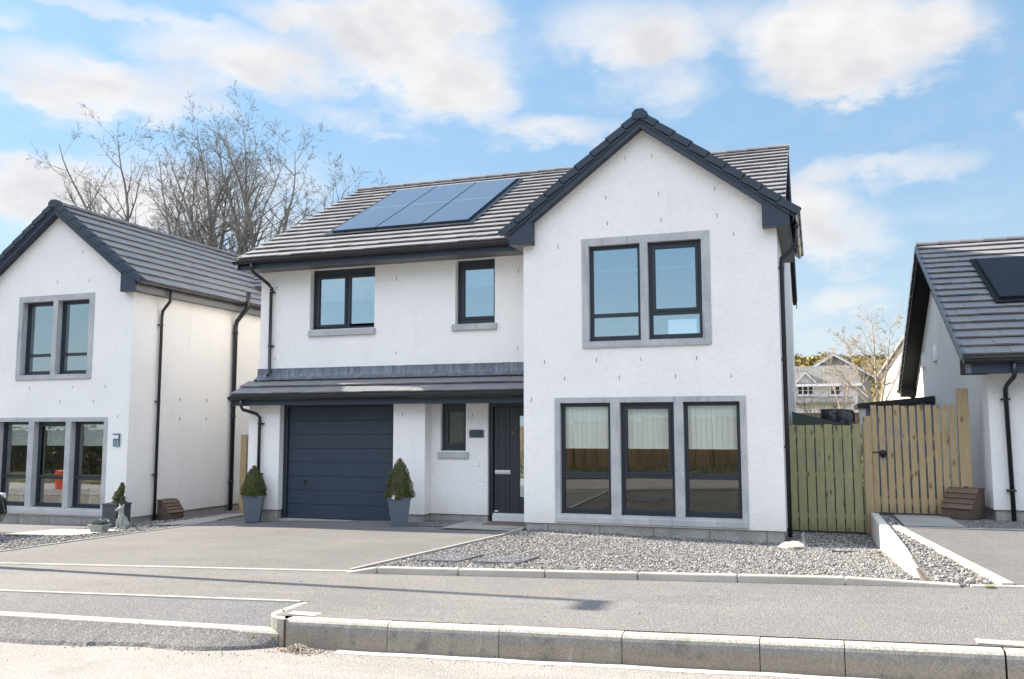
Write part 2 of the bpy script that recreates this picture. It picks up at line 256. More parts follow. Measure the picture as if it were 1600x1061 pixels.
# ------------------------------------------------------------------ mesh builder
ORG = {}
class MB:
    def __init__(s, off=(0, 0, 0)): s.v = []; s.f = []; s.mi = []; s.o = Vector(off); s.cur = 0; s.smooth = []; s.sm = False
    def add(s, vs, fs):
        b = len(s.v); s.v += [tuple(Vector(p) + s.o) for p in vs]
        for f in fs: s.f.append([b + i for i in f]); s.mi.append(s.cur); s.smooth.append(s.sm)
        return s
    def box(s, x0, x1, y0, y1, z0, z1, M=None):
        P = [Vector((x, y, z)) for z in (z0, z1) for y in (y0, y1) for x in (x0, x1)]
        if M: P = [M @ p for p in P]
        return s.add(P, [(0, 2, 3, 1), (4, 5, 7, 6), (0, 1, 5, 4), (2, 6, 7, 3), (0, 4, 6, 2), (1, 3, 7, 5)])
    def hexa(s, P): return s.add(P, [(0, 2, 3, 1), (4, 5, 7, 6), (0, 1, 5, 4), (2, 6, 7, 3), (0, 4, 6, 2), (1, 3, 7, 5)])
    def quad(s, a, b, c, d): return s.add([a, b, c, d], [(0, 1, 2, 3)])
    def poly(s, pts): return s.add(pts, [tuple(range(len(pts)))])
    def prism(s, pts, ax, a, b):   # pts: 2D polygon in the plane perpendicular to axis ax ('x': (y,z), 'y': (x,z), 'z': (x,y))
        def mk(p, t): return (t, p[0], p[1]) if ax == 'x' else ((p[0], t, p[1]) if ax == 'y' else (p[0], p[1], t))
        n = len(pts); V = [mk(p, a) for p in pts] + [mk(p, b) for p in pts]
        return s.add(V, [tuple(range(n))[::-1], tuple(range(n, 2 * n))] + [(i, (i + 1) % n, n + (i + 1) % n, n + i) for i in range(n)])
    def tube(s, pts, rad, n=10, cap=True):
        pts = [Vector(p) for p in pts]; rs = rad if isinstance(rad, (list, tuple)) else [rad] * len(pts)
        V = []; prev = None
        for i, p in enumerate(pts):
            d = (pts[min(i + 1, len(pts) - 1)] - pts[max(i - 1, 0)]).normalized()
            if prev is None: u = d.orthogonal().normalized()
            else:
                u = prev - d * prev.dot(d); u = u.normalized() if u.length > 1e-5 else d.orthogonal().normalized()
            prev = u; w_ = d.cross(u)
            V += [p + (u * math.cos(6.28318 * k / n) + w_ * math.sin(6.28318 * k / n)) * rs[i] for k in range(n)]
        F = [(i * n + k, i * n + (k + 1) % n, (i + 1) * n + (k + 1) % n, (i + 1) * n + k) for i in range(len(pts) - 1) for k in range(n)]
        if cap: F += [tuple(range(n))[::-1], tuple(range((len(pts) - 1) * n, len(pts) * n))]
        o = s.sm; s.sm = n > 5; s.add(V, F); s.sm = o; return s
    def lathe(s, prof, c, n=20):
        V = [(c[0] + r * math.cos(6.28318 * k / n), c[1] + r * math.sin(6.28318 * k / n), c[2] + z) for r, z in prof for k in range(n)]
        F = [(i * n + k, i * n + (k + 1) % n, (i + 1) * n + (k + 1) % n, (i + 1) * n + k) for i in range(len(prof) - 1) for k in range(n)]
        F += [tuple(range(n))[::-1], tuple(range((len(prof) - 1) * n, len(prof) * n))]
        o = s.sm; s.sm = True; s.add(V, F); s.sm = o; return s
    def wall(s, x0, x1, z0, z1, y, holes=(), depth=.1, skip=()):
        xs = sorted({x0, x1, *[h[0] for h in holes], *[h[1] for h in holes]}); zs = sorted({z0, z1, *[h[2] for h in holes], *[h[3] for h in holes]})
        for i in range(len(xs) - 1):
            for j in range(len(zs) - 1):
                cx = (xs[i] + xs[i + 1]) / 2; cz = (zs[j] + zs[j + 1]) / 2
                if any(h[0] < cx < h[1] and h[2] < cz < h[3] for h in holes): continue
                s.quad((xs[i], y, zs[j]), (xs[i + 1], y, zs[j]), (xs[i + 1], y, zs[j + 1]), (xs[i], y, zs[j + 1]))
        for a, b, c, d in holes:
            e = y + depth
            if c > z0 + .001: s.quad((a, y, c), (a, e, c), (b, e, c), (b, y, c))
            s.quad((a, y, c), (a, y, d), (a, e, d), (a, e, c)); s.quad((b, y, c), (b, e, c), (b, e, d), (b, y, d))
            s.quad((a, y, d), (b, y, d), (b, e, d), (a, e, d))
        return s
    def build(s, name, mats, parent=None, bevel=0, **tags):
        me = bpy.data.meshes.new(name); org = ORG.get(parent.name, Vector()) if parent else Vector()
        me.from_pydata([tuple(Vector(p) - org) for p in s.v], [], s.f)
        for m in (mats if isinstance(mats, (list, tuple)) else [mats]): me.materials.append(MAT[m])
        for i, pl in enumerate(me.polygons): pl.material_index = s.mi[i]; pl.use_smooth = s.smooth[i]
        o = bpy.data.objects.new(name, me); COL.objects.link(o)
        if parent: o.parent = parent; ORG[o.name] = org
        else:
            if tags.get('loc') is not None:
                L = Vector(tags.pop('loc')); me.transform(Matrix.Translation(-L)); o.location = L; ORG[o.name] = L
            else: ORG[o.name] = Vector()
        if bevel:
            md = o.modifiers.new('bevel', 'BEVEL'); md.width = bevel; md.segments = 2; md.limit_method = 'ANGLE'; md.angle_limit = R(40)
        tag(o, **{k: v for k, v in tags.items() if k != 'loc'}); return o
def tag(o, label=None, cat=None, group=None, kind=None):
    if label: o['label'] = label
    if cat: o['category'] = cat
    if group: o['group'] = group
    if kind: o['kind'] = kind
def thing(name, label, cat, loc, group=None):
    o = bpy.data.objects.new(name, None); COL.objects.link(o); o.location = loc; ORG[o.name] = Vector(loc); o.empty_display_size = .3
    tag(o, label, cat, group); return o

# ------------------------------------------------------------------ terrain
def lerp(a, b, t): return a + (b - a) * t
def interp(x, X, Y):
    if x <= X[0]: return Y[0]
    for i in range(len(X) - 1):
        if x <= X[i + 1]: return lerp(Y[i], Y[i + 1], (x - X[i]) / (X[i + 1] - X[i]))
    return Y[-1]
def cl(x): return max(-24., min(20., x))
def zpave(x, y): return .171 + .031 * cl(x) + .014 * y
def zbase(x): return interp(x, [-13, -9, -5, 0, 4.3, 5.6], [-.5, -.40, -.19, -.10, -.178, -.19])
def zroad(x, y): return -.17 + .034 * cl(x) + .004 * (-8.2 - y)
def zmid(x): return interp(x, [-13, -9, -5, -4, -2, 0, 1, 2, 3.1, 4.4, 5.3, 5.6], [-.49, -.39, -.185, -.165, -.15, -.12, -.14, -.16, -.168, -.183, -.155, -.15])
def gz(x, y):      # garden / drive level on the left of the low wall
    if y <= -6: return zpave(x, y)
    if y >= 0: return zbase(x)
    return lerp(zbase(x), zmid(x), -y / .4) if y > -.4 else lerp(zmid(x), zpave(x, -6), (-.4 - y) / 5.6)
def gzr(x, y):     # plot on the right of the low wall
    t = max(0., min(1., (1.7 - y) / 7.7)); return lerp(.15, zpave(x, -6), t)
def zground(x, y):
    if y < -16.5: return zroad(x, -16.5) + min(.22, (-16.5 - y) * .1)
    if y < -7.45: return zroad(x, max(-40, y)) - .05 if y > -8.3 else zroad(x, y)
    if y < -6.05: return zpave(x, y)
    z = gz(x, y) if x < 5.67 else gzr(x, y)
    return z + max(0., y - 12) * .045
def sheet(name, matn, c, f, nx=10, ny=10, dz=0., **tags):   # c = four xy corners; follows height f
    m = MB(); m.sm = False; V = []
    for j in range(ny + 1):
        for i in range(nx + 1):
            u, v = i / nx, j / ny
            x = lerp(lerp(c[0][0], c[1][0], u), lerp(c[3][0], c[2][0], u), v); y = lerp(lerp(c[0][1], c[1][1], u), lerp(c[3][1], c[2][1], u), v)
            V.append((x, y, f(x, y) + dz))
    m.add(V, [(j * (nx + 1) + i, j * (nx + 1) + i + 1, (j + 1) * (nx + 1) + i + 1, (j + 1) * (nx + 1) + i) for j in range(ny) for i in range(nx)])
    return m.build(name, matn, None, **tags)
def axis(vals): return vals
# the wide ground
m = MB(); XS = [-400, -150, -60, -30] + [-24 + 1.5 * i for i in range(20)] + [5.1, 5.66, 5.68, 6.3, 8, 10, 14, 20, 30, 60, 150, 400]; YS = [-400, -150, -60, -30, -24, -20, -19, -18.9, -17.5, -16.5, -16.2, -12, -8.2, -7.46, -7.44, -7, -6.06, -6.04, -5, -4, -3, -2, -1, -.4, 0, 1.7, 4, 8, 12, 20, 40, 60, 100, 200, 400]
V = [(x, y, zground(x, y) - (.035 if y >= -8.2 else .03)) for y in YS for x in XS]; nx = len(XS)
m.add(V, [(j * nx + i, j * nx + i + 1, (j + 1) * nx + i + 1, (j + 1) * nx + i) for j in range(len(YS) - 1) for i in range(nx - 1)])
m.build('ground', 'soil', kind='structure')
sheet('road', 'road_asphalt', [(-40, -16.2), (30, -16.2), (30, -8.2), (-40, -8.2)], zroad, 70, 6, 0., kind='structure')
sheet('pavement', 'pavement_asphalt', [(.50, -8.09), (6.16, -8.09), (6.16, -7.53), (.50, -7.53)], zpave, 8, 2, 0., kind='structure')
sheet('pavement', 'pavement_asphalt', [(-30, -7.53), (30, -7.53), (30, -6.06), (-30, -6.06)], zpave, 40, 3, 0., kind='structure')
def zdrop(x): return -.037 + .022 * cl(x)
def zramp(x, y): return lerp(zdrop(x) - .005, zpave(x, -7.6) - .004, max(0, min(1, (y + 8.08) / .5)))
sheet('driveway_ramp', 'ramp_asphalt', [(-30, -8.08), (.44, -8.08), (.44, -7.58), (-30, -7.58)], zramp, 24, 3, 0., kind='structure')
def zrampr(x, y): return lerp(zroad(x, -8.2) + .04, zpave(x, -7.6) - .004, max(0, min(1, (y + 8.08) / .5)))
sheet('driveway_ramp', 'ramp_asphalt', [(6.2, -8.08), (12, -8.08), (12, -7.58), (6.2, -7.58)], zrampr, 6, 3, 0., kind='structure')
DL = lambda y: lerp(-6.12, -7.05, (y + 6) / 7.)
sheet('driveway', 'drive_asphalt', [(DL(-6), -6.0), (.0, -6.0), (-.0, .0), (DL(0), 0)], gz, 12, 30, -.004, kind='structure')
sheet('driveway', 'drive_asphalt', [(DL(.0), .0), (-1.5, 0.), (-1.5, .0), (-1.5, .0)], gz, 2, 2, -.004, kind='structure') if 0 else None
sheet('driveway_apron', 'drive_asphalt', [(DL(0) + .0, 0.), (-1.45, 0.), (-1.45, .84), (DL(.84), .84)], gz, 8, 3, -.004, kind='structure')
sheet('gravel_bed', 'gravel', [(.06, -6.0), (5.62, -6.0), (5.62, 1.9), (.06, 1.9)], gz, 12, 40, -.012, kind='structure')
sheet('gravel_bed', 'gravel', [(5.7, -6.0), (6.27, -6.0), (5.82, 1.9), (5.7, 1.9)], gzr, 2, 14, -.008, kind='structure')
sheet('gravel_bed', 'gravel', [(5.82, -.55), (12, -.55), (12, 1.9), (5.78, 1.9)], gzr, 8, 4, -.014, kind='structure')
sheet('gravel_bed', 'gravel', [(-12.5, -6.0), (DL(-6) - .05, -6.0), (DL(2.) - .05, 2.), (-12.5, 2.)], gz, 10, 12, -.012, kind='structure')
sheet('gravel_bed', 'gravel', [(-9.3, 2.), (-6.1, 2.), (-6.1, 9), (-9.3, 9)], gz, 4, 4, -.012, kind='structure')
sheet('gravel_bed', 'gravel', [(-2.2, .0), (-1.46, .0), (-1.1, 1.), (-2.2, 1.)], gz, 4, 4, .006, kind='structure')
sheet('gravel_bed', 'gravel', [(-7.1, .86), (-6.1, .86), (-6.1, 2.0), (-7.1, 2.0)], gz, 4, 4, -.002, kind='structure')
sheet('driveway', 'drive_asphalt', [(6.32, -6.0), (12.5, -6.0), (12.5, -.6), (5.88, -.6)], gzr, 8, 8, 0., kind='structure')
sheet('driveway', 'ramp_asphalt', [(-13.4, -1.5), (-9.3, -1.5), (-9.3, .4), (-13.4, .4)], gz, 6, 4, -.002, kind='structure')
sheet('verge', 'grass', [(-60, -27.5), (40, -27.5), (40, -16.5), (-60, -16.5)], zground, 60, 8, .01, kind='structure')
sheet('garden_lawn', 'grass', [(-30, 10.6), (60, 10.6), (60, 60), (-30, 60)], zground, 20, 10, .01, kind='structure')

def strip(mb, p0, p1, wd, f, h, n=8, below=.08, top=None):  # edging stone line between p0,p1 with width wd, upstand h above f
    p0 = Vector((*p0, 0)); p1 = Vector((*p1, 0)); d = (p1 - p0); L = d.length; d.normalize(); nr = Vector((-d.y, d.x, 0)) * wd
    k = max(1, round(L / .915))
    for i in range(k):
        a = p0 + d * (L * i / k + .003); b = p0 + d * (L * (i + 1) / k - .003); P = []
        for dz in (-below, None):
            for q in (a, b):
                for s_ in (Vector((0, 0, 0)), nr):
                    r = q + s_; z = f(r.x, r.y); P.append((r.x, r.y, z - below if dz else z + h))
        mb.add(P, [(0, 1, 3, 2), (4, 6, 7, 5), (0, 2, 6, 4), (1, 5, 7, 3), (0, 4, 5, 1), (2, 3, 7, 6)])
m = MB()
strip(m, (DL(-6), -5.95), (DL(1.), 1.), .05, gz, .012)
strip(m, (.0, -5.9), (.0, -.05), .05, gz, .014)
strip(m, (.05, -.38), (4.54, -.52), .04, gz, .006); strip(m, (4.58, -1.1), (4.54, 1.6), .05, gz, .008)
strip(m, (6.32, -6.0), (5.87, -.55), .10, gzr, .03); strip(m, (5.9, -.62), (12, -.62), .05, gzr, .012)
m.build('concrete_edging', 'edging', kind='structure', bevel=.006)
m = MB(); strip(m, (-20, -6.06), (.05, -6.06), .06, zpave, .012); strip(m, (5.98, -6.06), (14, -6.06), .06, zpave, .012)
m.build('concrete_edging', 'edging', kind='structure', bevel=.006)
# garden kerb with dropped ends
m = MB(); x = .05; i = 0
while x < 5.9:
    a = x + .004; b = min(x + (.36 if i == 0 else .915), 5.98) - .004; P = []
    for q in (a, b):
        h = interp(q, [.06, .40, 5.6, 5.97], [.014, .068, .066, .014])
        for y in (-6.12, -6.03): P.append((q, y, zpave(q, y) + h))
    P2 = [(p[0], p[1], p[2] - .25) for p in P]
    m.add(P2 + P, [(0, 1, 3, 2), (4, 6, 7, 5), (0, 2, 6, 4), (1, 5, 7, 3), (0, 4, 5, 1), (2, 3, 7, 6)])
    x += .36 if i == 0 else .915; i += 1
m.build('garden_kerb', 'kerb_concrete', kind='structure', bevel=.012)
# road kerb: half battered units, bull-nosed top
def kerbunit(m, a, b, za, zb_, h=.0, y=-8.2, d=.36):
    prof = [(0, -d), (.004, -.048), (.010, -.026), (.022, -.009), (.040, 0), (.12, 0), (.12, -d)]
    V = [(a, y + p, za + q) for p, q in prof] + [(b, y + p, zb_ + q) for p, q in prof]; n = len(prof)
    m.add(V, [tuple(range(n)), tuple(range(n, 2 * n))[::-1]] + [(i, n + i, n + (i + 1) % n, (i + 1) % n) for i in range(n)])
m = MB(); ktop = lambda x: .056 + .0301 * x
joints = [.69, 1.60, 2.52, 3.445, 4.385, 4.92, 5.85]
for a, b in zip(joints[:-1], joints[1:]): kerbunit(m, a + .003, b - .003, ktop(a) + random.Random(int(a * 9)).uniform(-.003, .003), ktop(b))
kerbunit(m, 5.86, 6.0, ktop(5.85), ktop(6.0))
x = -20.
while x < .5: kerbunit(m, x + .003, min(x + .915, .62) - .003, zdrop(x), zdrop(min(x + .915, .62))); x += .915
# rounded corner block and returns
def cornerpoly(pts, top, dz=.36):
    m.prism(pts, 'z', top - dz, top); 
arc = [(.69 - .27 + .0, -7.95)] + [(.69 - .27 * math.sin(R(t)) , -7.93 - .27 * math.cos(R(t))) for t in (80, 65, 50, 35, 20, 8, 0)]
cornerpoly([(.69, -8.08), (.69, -8.2)] [::-1] + [(.69 - .27 * math.sin(R(t)), -7.93 - .27 * math.cos(R(t))) for t in (5, 20, 35, 50, 65, 80, 90)] + [(.42, -7.85), (.54, -7.85), (.60, -7.955), (.62, -8.078)], ktop(.5) + .001)
m.prism([(.42, -7.845), (.42, -7.52), (.54, -7.52), (.54, -7.845)], 'z', ktop(.5) - .36, ktop(.5) + .004)
m.prism([(.622, -8.078), (.88, -8.078), (.88, -7.95), (.603, -7.954)], 'z', ktop(.5) - .3, ktop(.7) + .012)
cornerpoly([(6.0, -8.2), (6.12, -8.18), (6.22, -8.1), (6.27, -7.98), (6.27, -7.85), (6.15, -7.85), (6.12, -8.0), (6.0, -8.08)], ktop(6.) + .001)
m.prism([(6.15, -7.845), (6.27, -7.845), (6.27, -7.52), (6.15, -7.52)], 'z', ktop(6.) - .36, ktop(6.) + .004)
m.prism([(5.72, -8.076), (6.09, -8.076), (6.1, -7.93), (5.72, -7.95)], 'z', ktop(6) - .3, ktop(6.) + .010)
x = 6.3
while x < 12: kerbunit(m, x, x + .909, ktop(x) - .10, ktop(x) - .10); x += .915
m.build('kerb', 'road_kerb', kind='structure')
m = MB(); strip(m, (-20, -7.58), (.42, -7.58), .05, zpave, .008); strip(m, (6.27, -7.58), (12, -7.58), .05, zpave, .008); m.build('concrete_edging', 'edging', kind='structure')
# tarmac fillet laid against the dropped kerb, ragged edge
m = MB(); V = []; NX, NY = 160, 10; rnd = random.Random(3)
for i in range(NX + 1):
    x = -7 + 7.62 * i / NX
    wd = .30 + .10 * noise.noise(Vector((x * .9, 0, 0))) + .02 * noise.noise(Vector((x * 9, 3, 0)))
    if x < -1: wd += .02
    e = max(0, (x + .35) / .97); wd *= max(0.02, 1 - e ** 2.2)
    for j in range(NY + 1):
        t = j / NY; y = -8.19 - wd * t; zr = zroad(x, y)
        z0 = lerp(zdrop(x) - .012, zr + .09, min(1, max(0, (x - .1) / .4))); z = lerp(z0, zr + .022, t ** .8) + .004 * noise.noise(Vector((x * 22, y * 22, 0)))
        if j == NY: z = zr - .01; y -= .006
        V.append((x, y, z))
m.add(V, [(i * (NY + 1) + j, i * (NY + 1) + j + 1, (i + 1) * (NY + 1) + j + 1, (i + 1) * (NY + 1) + j) for i in range(NX) for j in range(NY)])
m.build('tarmac_fillet', 'patch_asphalt', kind='structure')
# pale mortar smear along the foot of the kerb
m = MB(); V = []
for i in range(121):
    x = 1.2 + 5.2 * i / 120; w0 = .015 + .02 * (noise.noise(Vector((x * 3, 8, 0))) + .4); w1 = w0 + .075 + .035 * noise.noise(Vector((x * 2.2, 1, 0))) + .012 * noise.noise(Vector((x * 14, 2, 0)))
    V += [(x, -8.2 - w0, zroad(x, -8.2) + .006), (x, -8.2 - (w0 + w1) / 2, zroad(x, -8.2) + .016), (x, -8.2 - w1, zroad(x, -8.2) + .003)]
m.add(V, [(3 * i + j, 3 * i + j + 1, 3 * i + j + 4, 3 * i + j + 3) for i in range(120) for j in (0, 1)]); m.build('mortar_strip', 'rough_mortar', kind='structure')

# loose stones -------------------------------------------------------------
def stones(name, spots, matn, label=None, cat=None, kind='stuff'):
    me = bpy.data.meshes.new(name); V = []; F = []
    ico = [(0, 0, 1), (.89, 0, .45), (.28, .85, .45), (-.72, .53, .45), (-.72, -.53, .45), (.28, -.85, .45), (.72, .53, -.45), (-.28, .85, -.45), (-.89, 0, -.45), (-.28, -.85, -.45), (.72, -.53, -.45), (0, 0, -1)]
    fa = [(0, 1, 2), (0, 2, 3), (0, 3, 4), (0, 4, 5), (0, 5, 1), (1, 6, 2), (2, 7, 3), (3, 8, 4), (4, 9, 5), (5, 10, 1), (6, 7, 2), (7, 8, 3), (8, 9, 4), (9, 10, 5), (10, 6, 1), (11, 7, 6), (11, 8, 7), (11, 9, 8), (11, 10, 9), (11, 6, 10)]
    rd = random.Random(11); U = rd.uniform
    for x, y, z, s in spots:
        a = U(0, 6.3); ca, sa = math.cos(a), math.sin(a); sx, sy, sz = s * U(.8, 1.4), s * U(.6, 1.), s * U(.45, .8); b = len(V); tx, ty = U(-.4, .4), U(-.4, .4)
        for p in ico:
            k = U(.82, 1.18); px, py, pz = p[0] * sx * k, p[1] * sy * k, p[2] * sz * k; pz += px * tx + py * ty
            V.append((x + px * ca - py * sa, y + px * sa + py * ca, z + pz))
        F += [(b + i, b + j, b + k2) for i, j, k2 in fa]
    me.from_pydata(V, [], F); me.materials.append(MAT[matn]); o = bpy.data.objects.new(name, me); COL.objects.link(o); tag(o, label, cat, kind=kind); return o
rd = random.Random(5); U = rd.uniform; sp = []
MAN = [(.28, .83, -4.93, -4.12), (1.0, 1.56, -4.93, -4.1)]
def inman(x, y): return any(a < x < b and c < y < d for a, b, c, d in MAN)
for _ in range(38000):
    x, y = U(.08, 5.6), U(-6.0, 1.6)
    if y > .0 and x < 4.3 or inman(x, y): continue
    if y > -.3 and rd.random() < .4: continue
    sp.append((x, y, gz(x, y) + U(-.004, .006), U(.007, .0165)))
for _ in range(1500):
    x = U(5.75, 6.25); y = U(-6, 1.5)
    if x < 6.27 - .06 * (y + 6): sp.append((x, y, gzr(x, y) + U(-.004, .006), U(.010, .02)))
stones('gravel', sp, 'pebble', 'pale grey loose gravel spread over the front garden', 'gravel')
sp = []
for _ in range(9000):
    x, y = U(-10.4, -6.2), U(-5.9, 2.)
    if x > DL(y) - .07 or (x < -8.98 and y > .4) or (-9.7 < x < -7.55 and -1.95 < y < -.55) or (x > -8.05 and y > .05 and x < DL(y) - .07): continue
    if x < -9.3 and y > -1.5: continue
    sp.append((x, y, gz(x, y) + U(-.004, .006), U(.011, .021)))
stones('gravel', sp, 'pebble', 'mixed grey gravel border beside the left house and driveway', 'gravel')
sp = []
for _ in range(700):
    a, r = U(0, 6.28), abs(rd.gauss(0, .5)); x, y = .90 + .24 * r * math.cos(a), -8.30 + .09 * r * math.sin(a); h = .055 * math.exp(-((x - .86) / .1) ** 2 - ((y + 8.29) / .06) ** 2)
    sp.append((x, y, zroad(x, y) + U(0, h + .004), U(.004, .011)))
for _ in range(1500):
    x = U(-6, 6.3); y = -8.2 - abs(rd.gauss(0, .12)); sp.append((x, y, zroad(x, y) + .002, U(.002, .006)))
for _ in range(150):
    x = U(-5, .6); y = -8.5 - rd.gauss(0, .035); sp.append((x, y, zroad(x, y) + .004, U(.004, .010)))
stones('loose_chippings', sp, 'sandy_grit', 'loose stone chippings and grit along the road kerb', 'grit')
sp = []
for _ in range(160):
    x = U(-6, 6); y = U(-9.5, -6.2); z = zpave(x, y) if y > -8.08 else zroad(x, y)
    if -8.21 < y < -7.5 and (x < .9 or x > 5.7): continue
    sp.append((x, y, z + .001, U(.003, .008)))
stones('scattered_grit', sp, 'soil', 'dark specks of grit scattered over pavement', 'grit')

# ------------------------------------------------------------------ building helpers
def fr_hexa(m, P0, Uv, Vv, Nv, u0, u1, v0, v1, n0a, n0b, n1a, n1b):
    # n0a/n0b: lower/upper height at v0; n1a/n1b at v1
    f = lambda u, v, n: P0 + Uv * u + Vv * v + Nv * n
    m.hexa([f(u0, v0, n0a), f(u1, v0, n0a), f(u0, v1, n1a), f(u1, v1, n1a), f(u0, v0, n0b), f(u1, v0, n0b), f(u0, v1, n1b), f(u1, v1, n1b)])
def tiles(m, P0, Uv, Vv, W, L, gauge=.335, tw=.33, seed=1, lift=.042, cuts=()):
    P0 = Vector(P0); Uv = Vector(Uv).normalized(); Vv = Vector(Vv).normalized(); Nv = Uv.cross(Vv).normalized()
    if Nv.z < 0: Nv = -Nv
    rd = random.Random(seed); n = max(1, round(L / gauge)); g = L / n
    for i in range(n):
        off = (tw / 2 if i % 2 else 0); x = -off
        while x < W - .01:
            a = max(0, x) + .0025; b = min(W, x + tw) - .0025; x += tw
            if b - a < .03: continue
            j = rd.uniform(-.005, .005); k = rd.uniform(-.004, .004)
            top = min((i + 1) * g + .03, L)
            fr_hexa(m, P0, Uv, Vv, Nv, a, b, i * g + k, top, lift - .026 + j, lift + j, -.03, -.004)
    fr_hexa(m, P0, Uv, Vv, Nv, .01, W - .01, .02, L, -.06, -.008, -.06, -.008)
def ridge(m, p0, p1, r=.105, unit=.45, drop=.07):
    p0 = Vector(p0); p1 = Vector(p1); d = (p1 - p0); L = d.length; d.normalize(); s = d.cross(Vector((0, 0, 1))).normalized(); n = max(1, round(L / unit)); g = L / n
    prof = [(-r, -drop - .01), (-r * .95, -drop + .025), (-r * .45, 0), (r * .45, 0), (r * .95, -drop + .025), (r, -drop - .01)]
    for i in range(n):
        a = p0 + d * (i * g + .003); b = p0 + d * ((i + 1) * g - .003); V = []
        for q, e in ((a, 1.03), (b, .99)):
            V += [q + s * (x * e) + Vector((0, 0, z * e + (e - 1) * .4)) for x, z in prof]
        k = len(prof); m.add(V, [(j, j + 1, k + j + 1, k + j) for j in range(k - 1)] + [tuple(range(k)), tuple(range(k, 2 * k))[::-1], (0, k, 2 * k - 1, k - 1)])
def gutter(m, p0, p1, out, r=.058):   # half round gutter, out = horizontal unit vector away from the wall
    p0 = Vector(p0); p1 = Vector(p1); out = Vector(out); prof = []
    for k in range(9):
        a = math.pi + math.pi * k / 8; prof.append((math.cos(a) * r, math.sin(a) * r))
    prof = [(-r - .004, .006)] + prof + [(r + .004, .006)]; inner = [(x * .86, y * .86 + .004) for x, y in prof[::-1]]
    pr = prof + inner; V = [p + out * x + Vector((0, 0, z)) for p in (p0, p1) for x, z in pr]; k = len(pr)
    m.add(V, [(j, (j + 1) % k, k + (j + 1) % k, k + j) for j in range(k)])
    for p in (p0, p1): m.add([p + out * x + Vector((0, 0, z)) for x, z in prof], [tuple(range(len(prof)))])
    L = (p1 - p0).length; n = int(L / .9); d = (p1 - p0).normalized()
    for i in range(1, n + 1):   # brackets
        c = p0 + d * (L * i / (n + 1)); V = [c + d * s_ + out * (x * 1.12) + Vector((0, 0, z * 1.12)) for s_ in (-.014, .014) for x, z in prof]; kk = len(prof)
        m.add(V, [(j, j + 1, kk + j + 1, kk + j) for j in range(kk - 1)] + [tuple(range(kk)), tuple(range(kk, 2 * kk))[::-1]])
def clip(m, x, y, z, wally, r=.034):   # pipe bracket
    m.box(x - r * 1.9, x + r * 1.9, y + r * .4, wally, z - .014, z + .014)
    m.tube([(x, y, z - .016), (x, y, z + .016)], r * 1.2, 12)
def bars(m, x0, x1, z0, z1, y0, y1, t, tb=None):
    tb = tb or t
    m.box(x0, x0 + t, y0, y1, z0, z1); m.box(x1 - t, x1, y0, y1, z0, z1); m.box(x0 + t, x1 - t, y0, y1, z1 - t, z1); m.box(x0 + t, x1 - t, y0, y1, z0, z0 + tb)
def window(par, x0, x1, z0, z1, y, lights, off=(0, 0, 0), gl='pane_glass', blind=None, head=0, label=None, cill=True, slats=False):
    """lights: (x0, x1, z0, z1, sash?)"""
    m = MB(off); t = .05
    m.box(x0, x0 + t, y, y + .07, z0, z1); m.box(x1 - t, x1, y, y + .07, z0, z1); m.box(x0 + t, x1 - t, y, y + .07, z1 - t - head, z1); m.box(x0 + t, x1 - t, y, y + .07, z0, z0 + .06)
    for a, b, c, d, sash in lights:
        if sash: bars(m, a - .045, b + .045, c - .045, d + .045, y - .018, y + .055, .045)
    # mullions / transoms: fill between lights
    for i, L1 in enumerate(lights):
        for L2 in lights[i + 1:]:
            if abs(L1[0] - L2[0]) < .12 and abs(L1[1] - L2[1]) < .12:
                lo, hi = (L1, L2) if L1[3] < L2[2] else (L2, L1)
                m.box(x0 + t, x1 - t, y + .002, y + .068, lo[3], hi[2])
            else:
                le, ri = (L1, L2) if L1[1] < L2[0] else (L2, L1)
                m.box(le[1], ri[0], y + .002, y + .068, z0 + .06, z1 - t - head)
    for a, b, c, d, sash in lights:   # glazing beads fill up to the light
        if a - (x0 + t) > .001 and a < x0 + .3: m.box(x0 + t, a, y + .006, y + .062, c - .02, d + .02)
        if (x1 - t) - b > .001 and b > x1 - .3: m.box(b, x1 - t, y + .006, y + .062, c - .02, d + .02)
        if c < z0 + .3 and c > z0 + .061: m.box(x0 + t, x1 - t, y + .004, y + .064, z0 + .06, c)
        if d > z1 - .3 and d < z1 - t - head - .001: m.box(x0 + t, x1 - t, y + .004, y + .064, d, z1 - t - head)
    if cill: m.box(x0 - .0, x1 + .0, y - .05, y - .002, z0 - .002, z0 + .022)
    w_ = m.build('window', 'anthracite', par, label=label)
    for a, b, c, d, sash in lights:
        g = MB(off); yy = y + (.018 if sash else .034); g.box(a - .008, b + .008, yy, yy + .006, c - .008, d + .008); g.build('pane', gl, w_)
    if blind:
        bm_ = MB(off)
        for a, b, c, d in blind:
            if slats:
                xx = a; k_ = 0
                while xx < b - .02:
                    e_ = min(xx + .088, b); sk = .012 + .004 * math.sin(k_ * 2.3); bm_.hexa([(xx, y + .10 - sk, c), (e_, y + .10 + sk, c), (xx, y + .1015 - sk, c), (e_, y + .1015 + sk, c), (xx, y + .10 - sk, d), (e_, y + .10 + sk, d), (xx, y + .1015 - sk, d), (e_, y + .1015 + sk, d)]); xx += .084; k_ += 1
                bm_.box(a, b, y + .085, y + .115, c - .012, c)
            else: bm_.box(a, b, y + .10, y + .104, c, d)
        bm_.build('blind', 'blind_fabric', w_)
    return w_
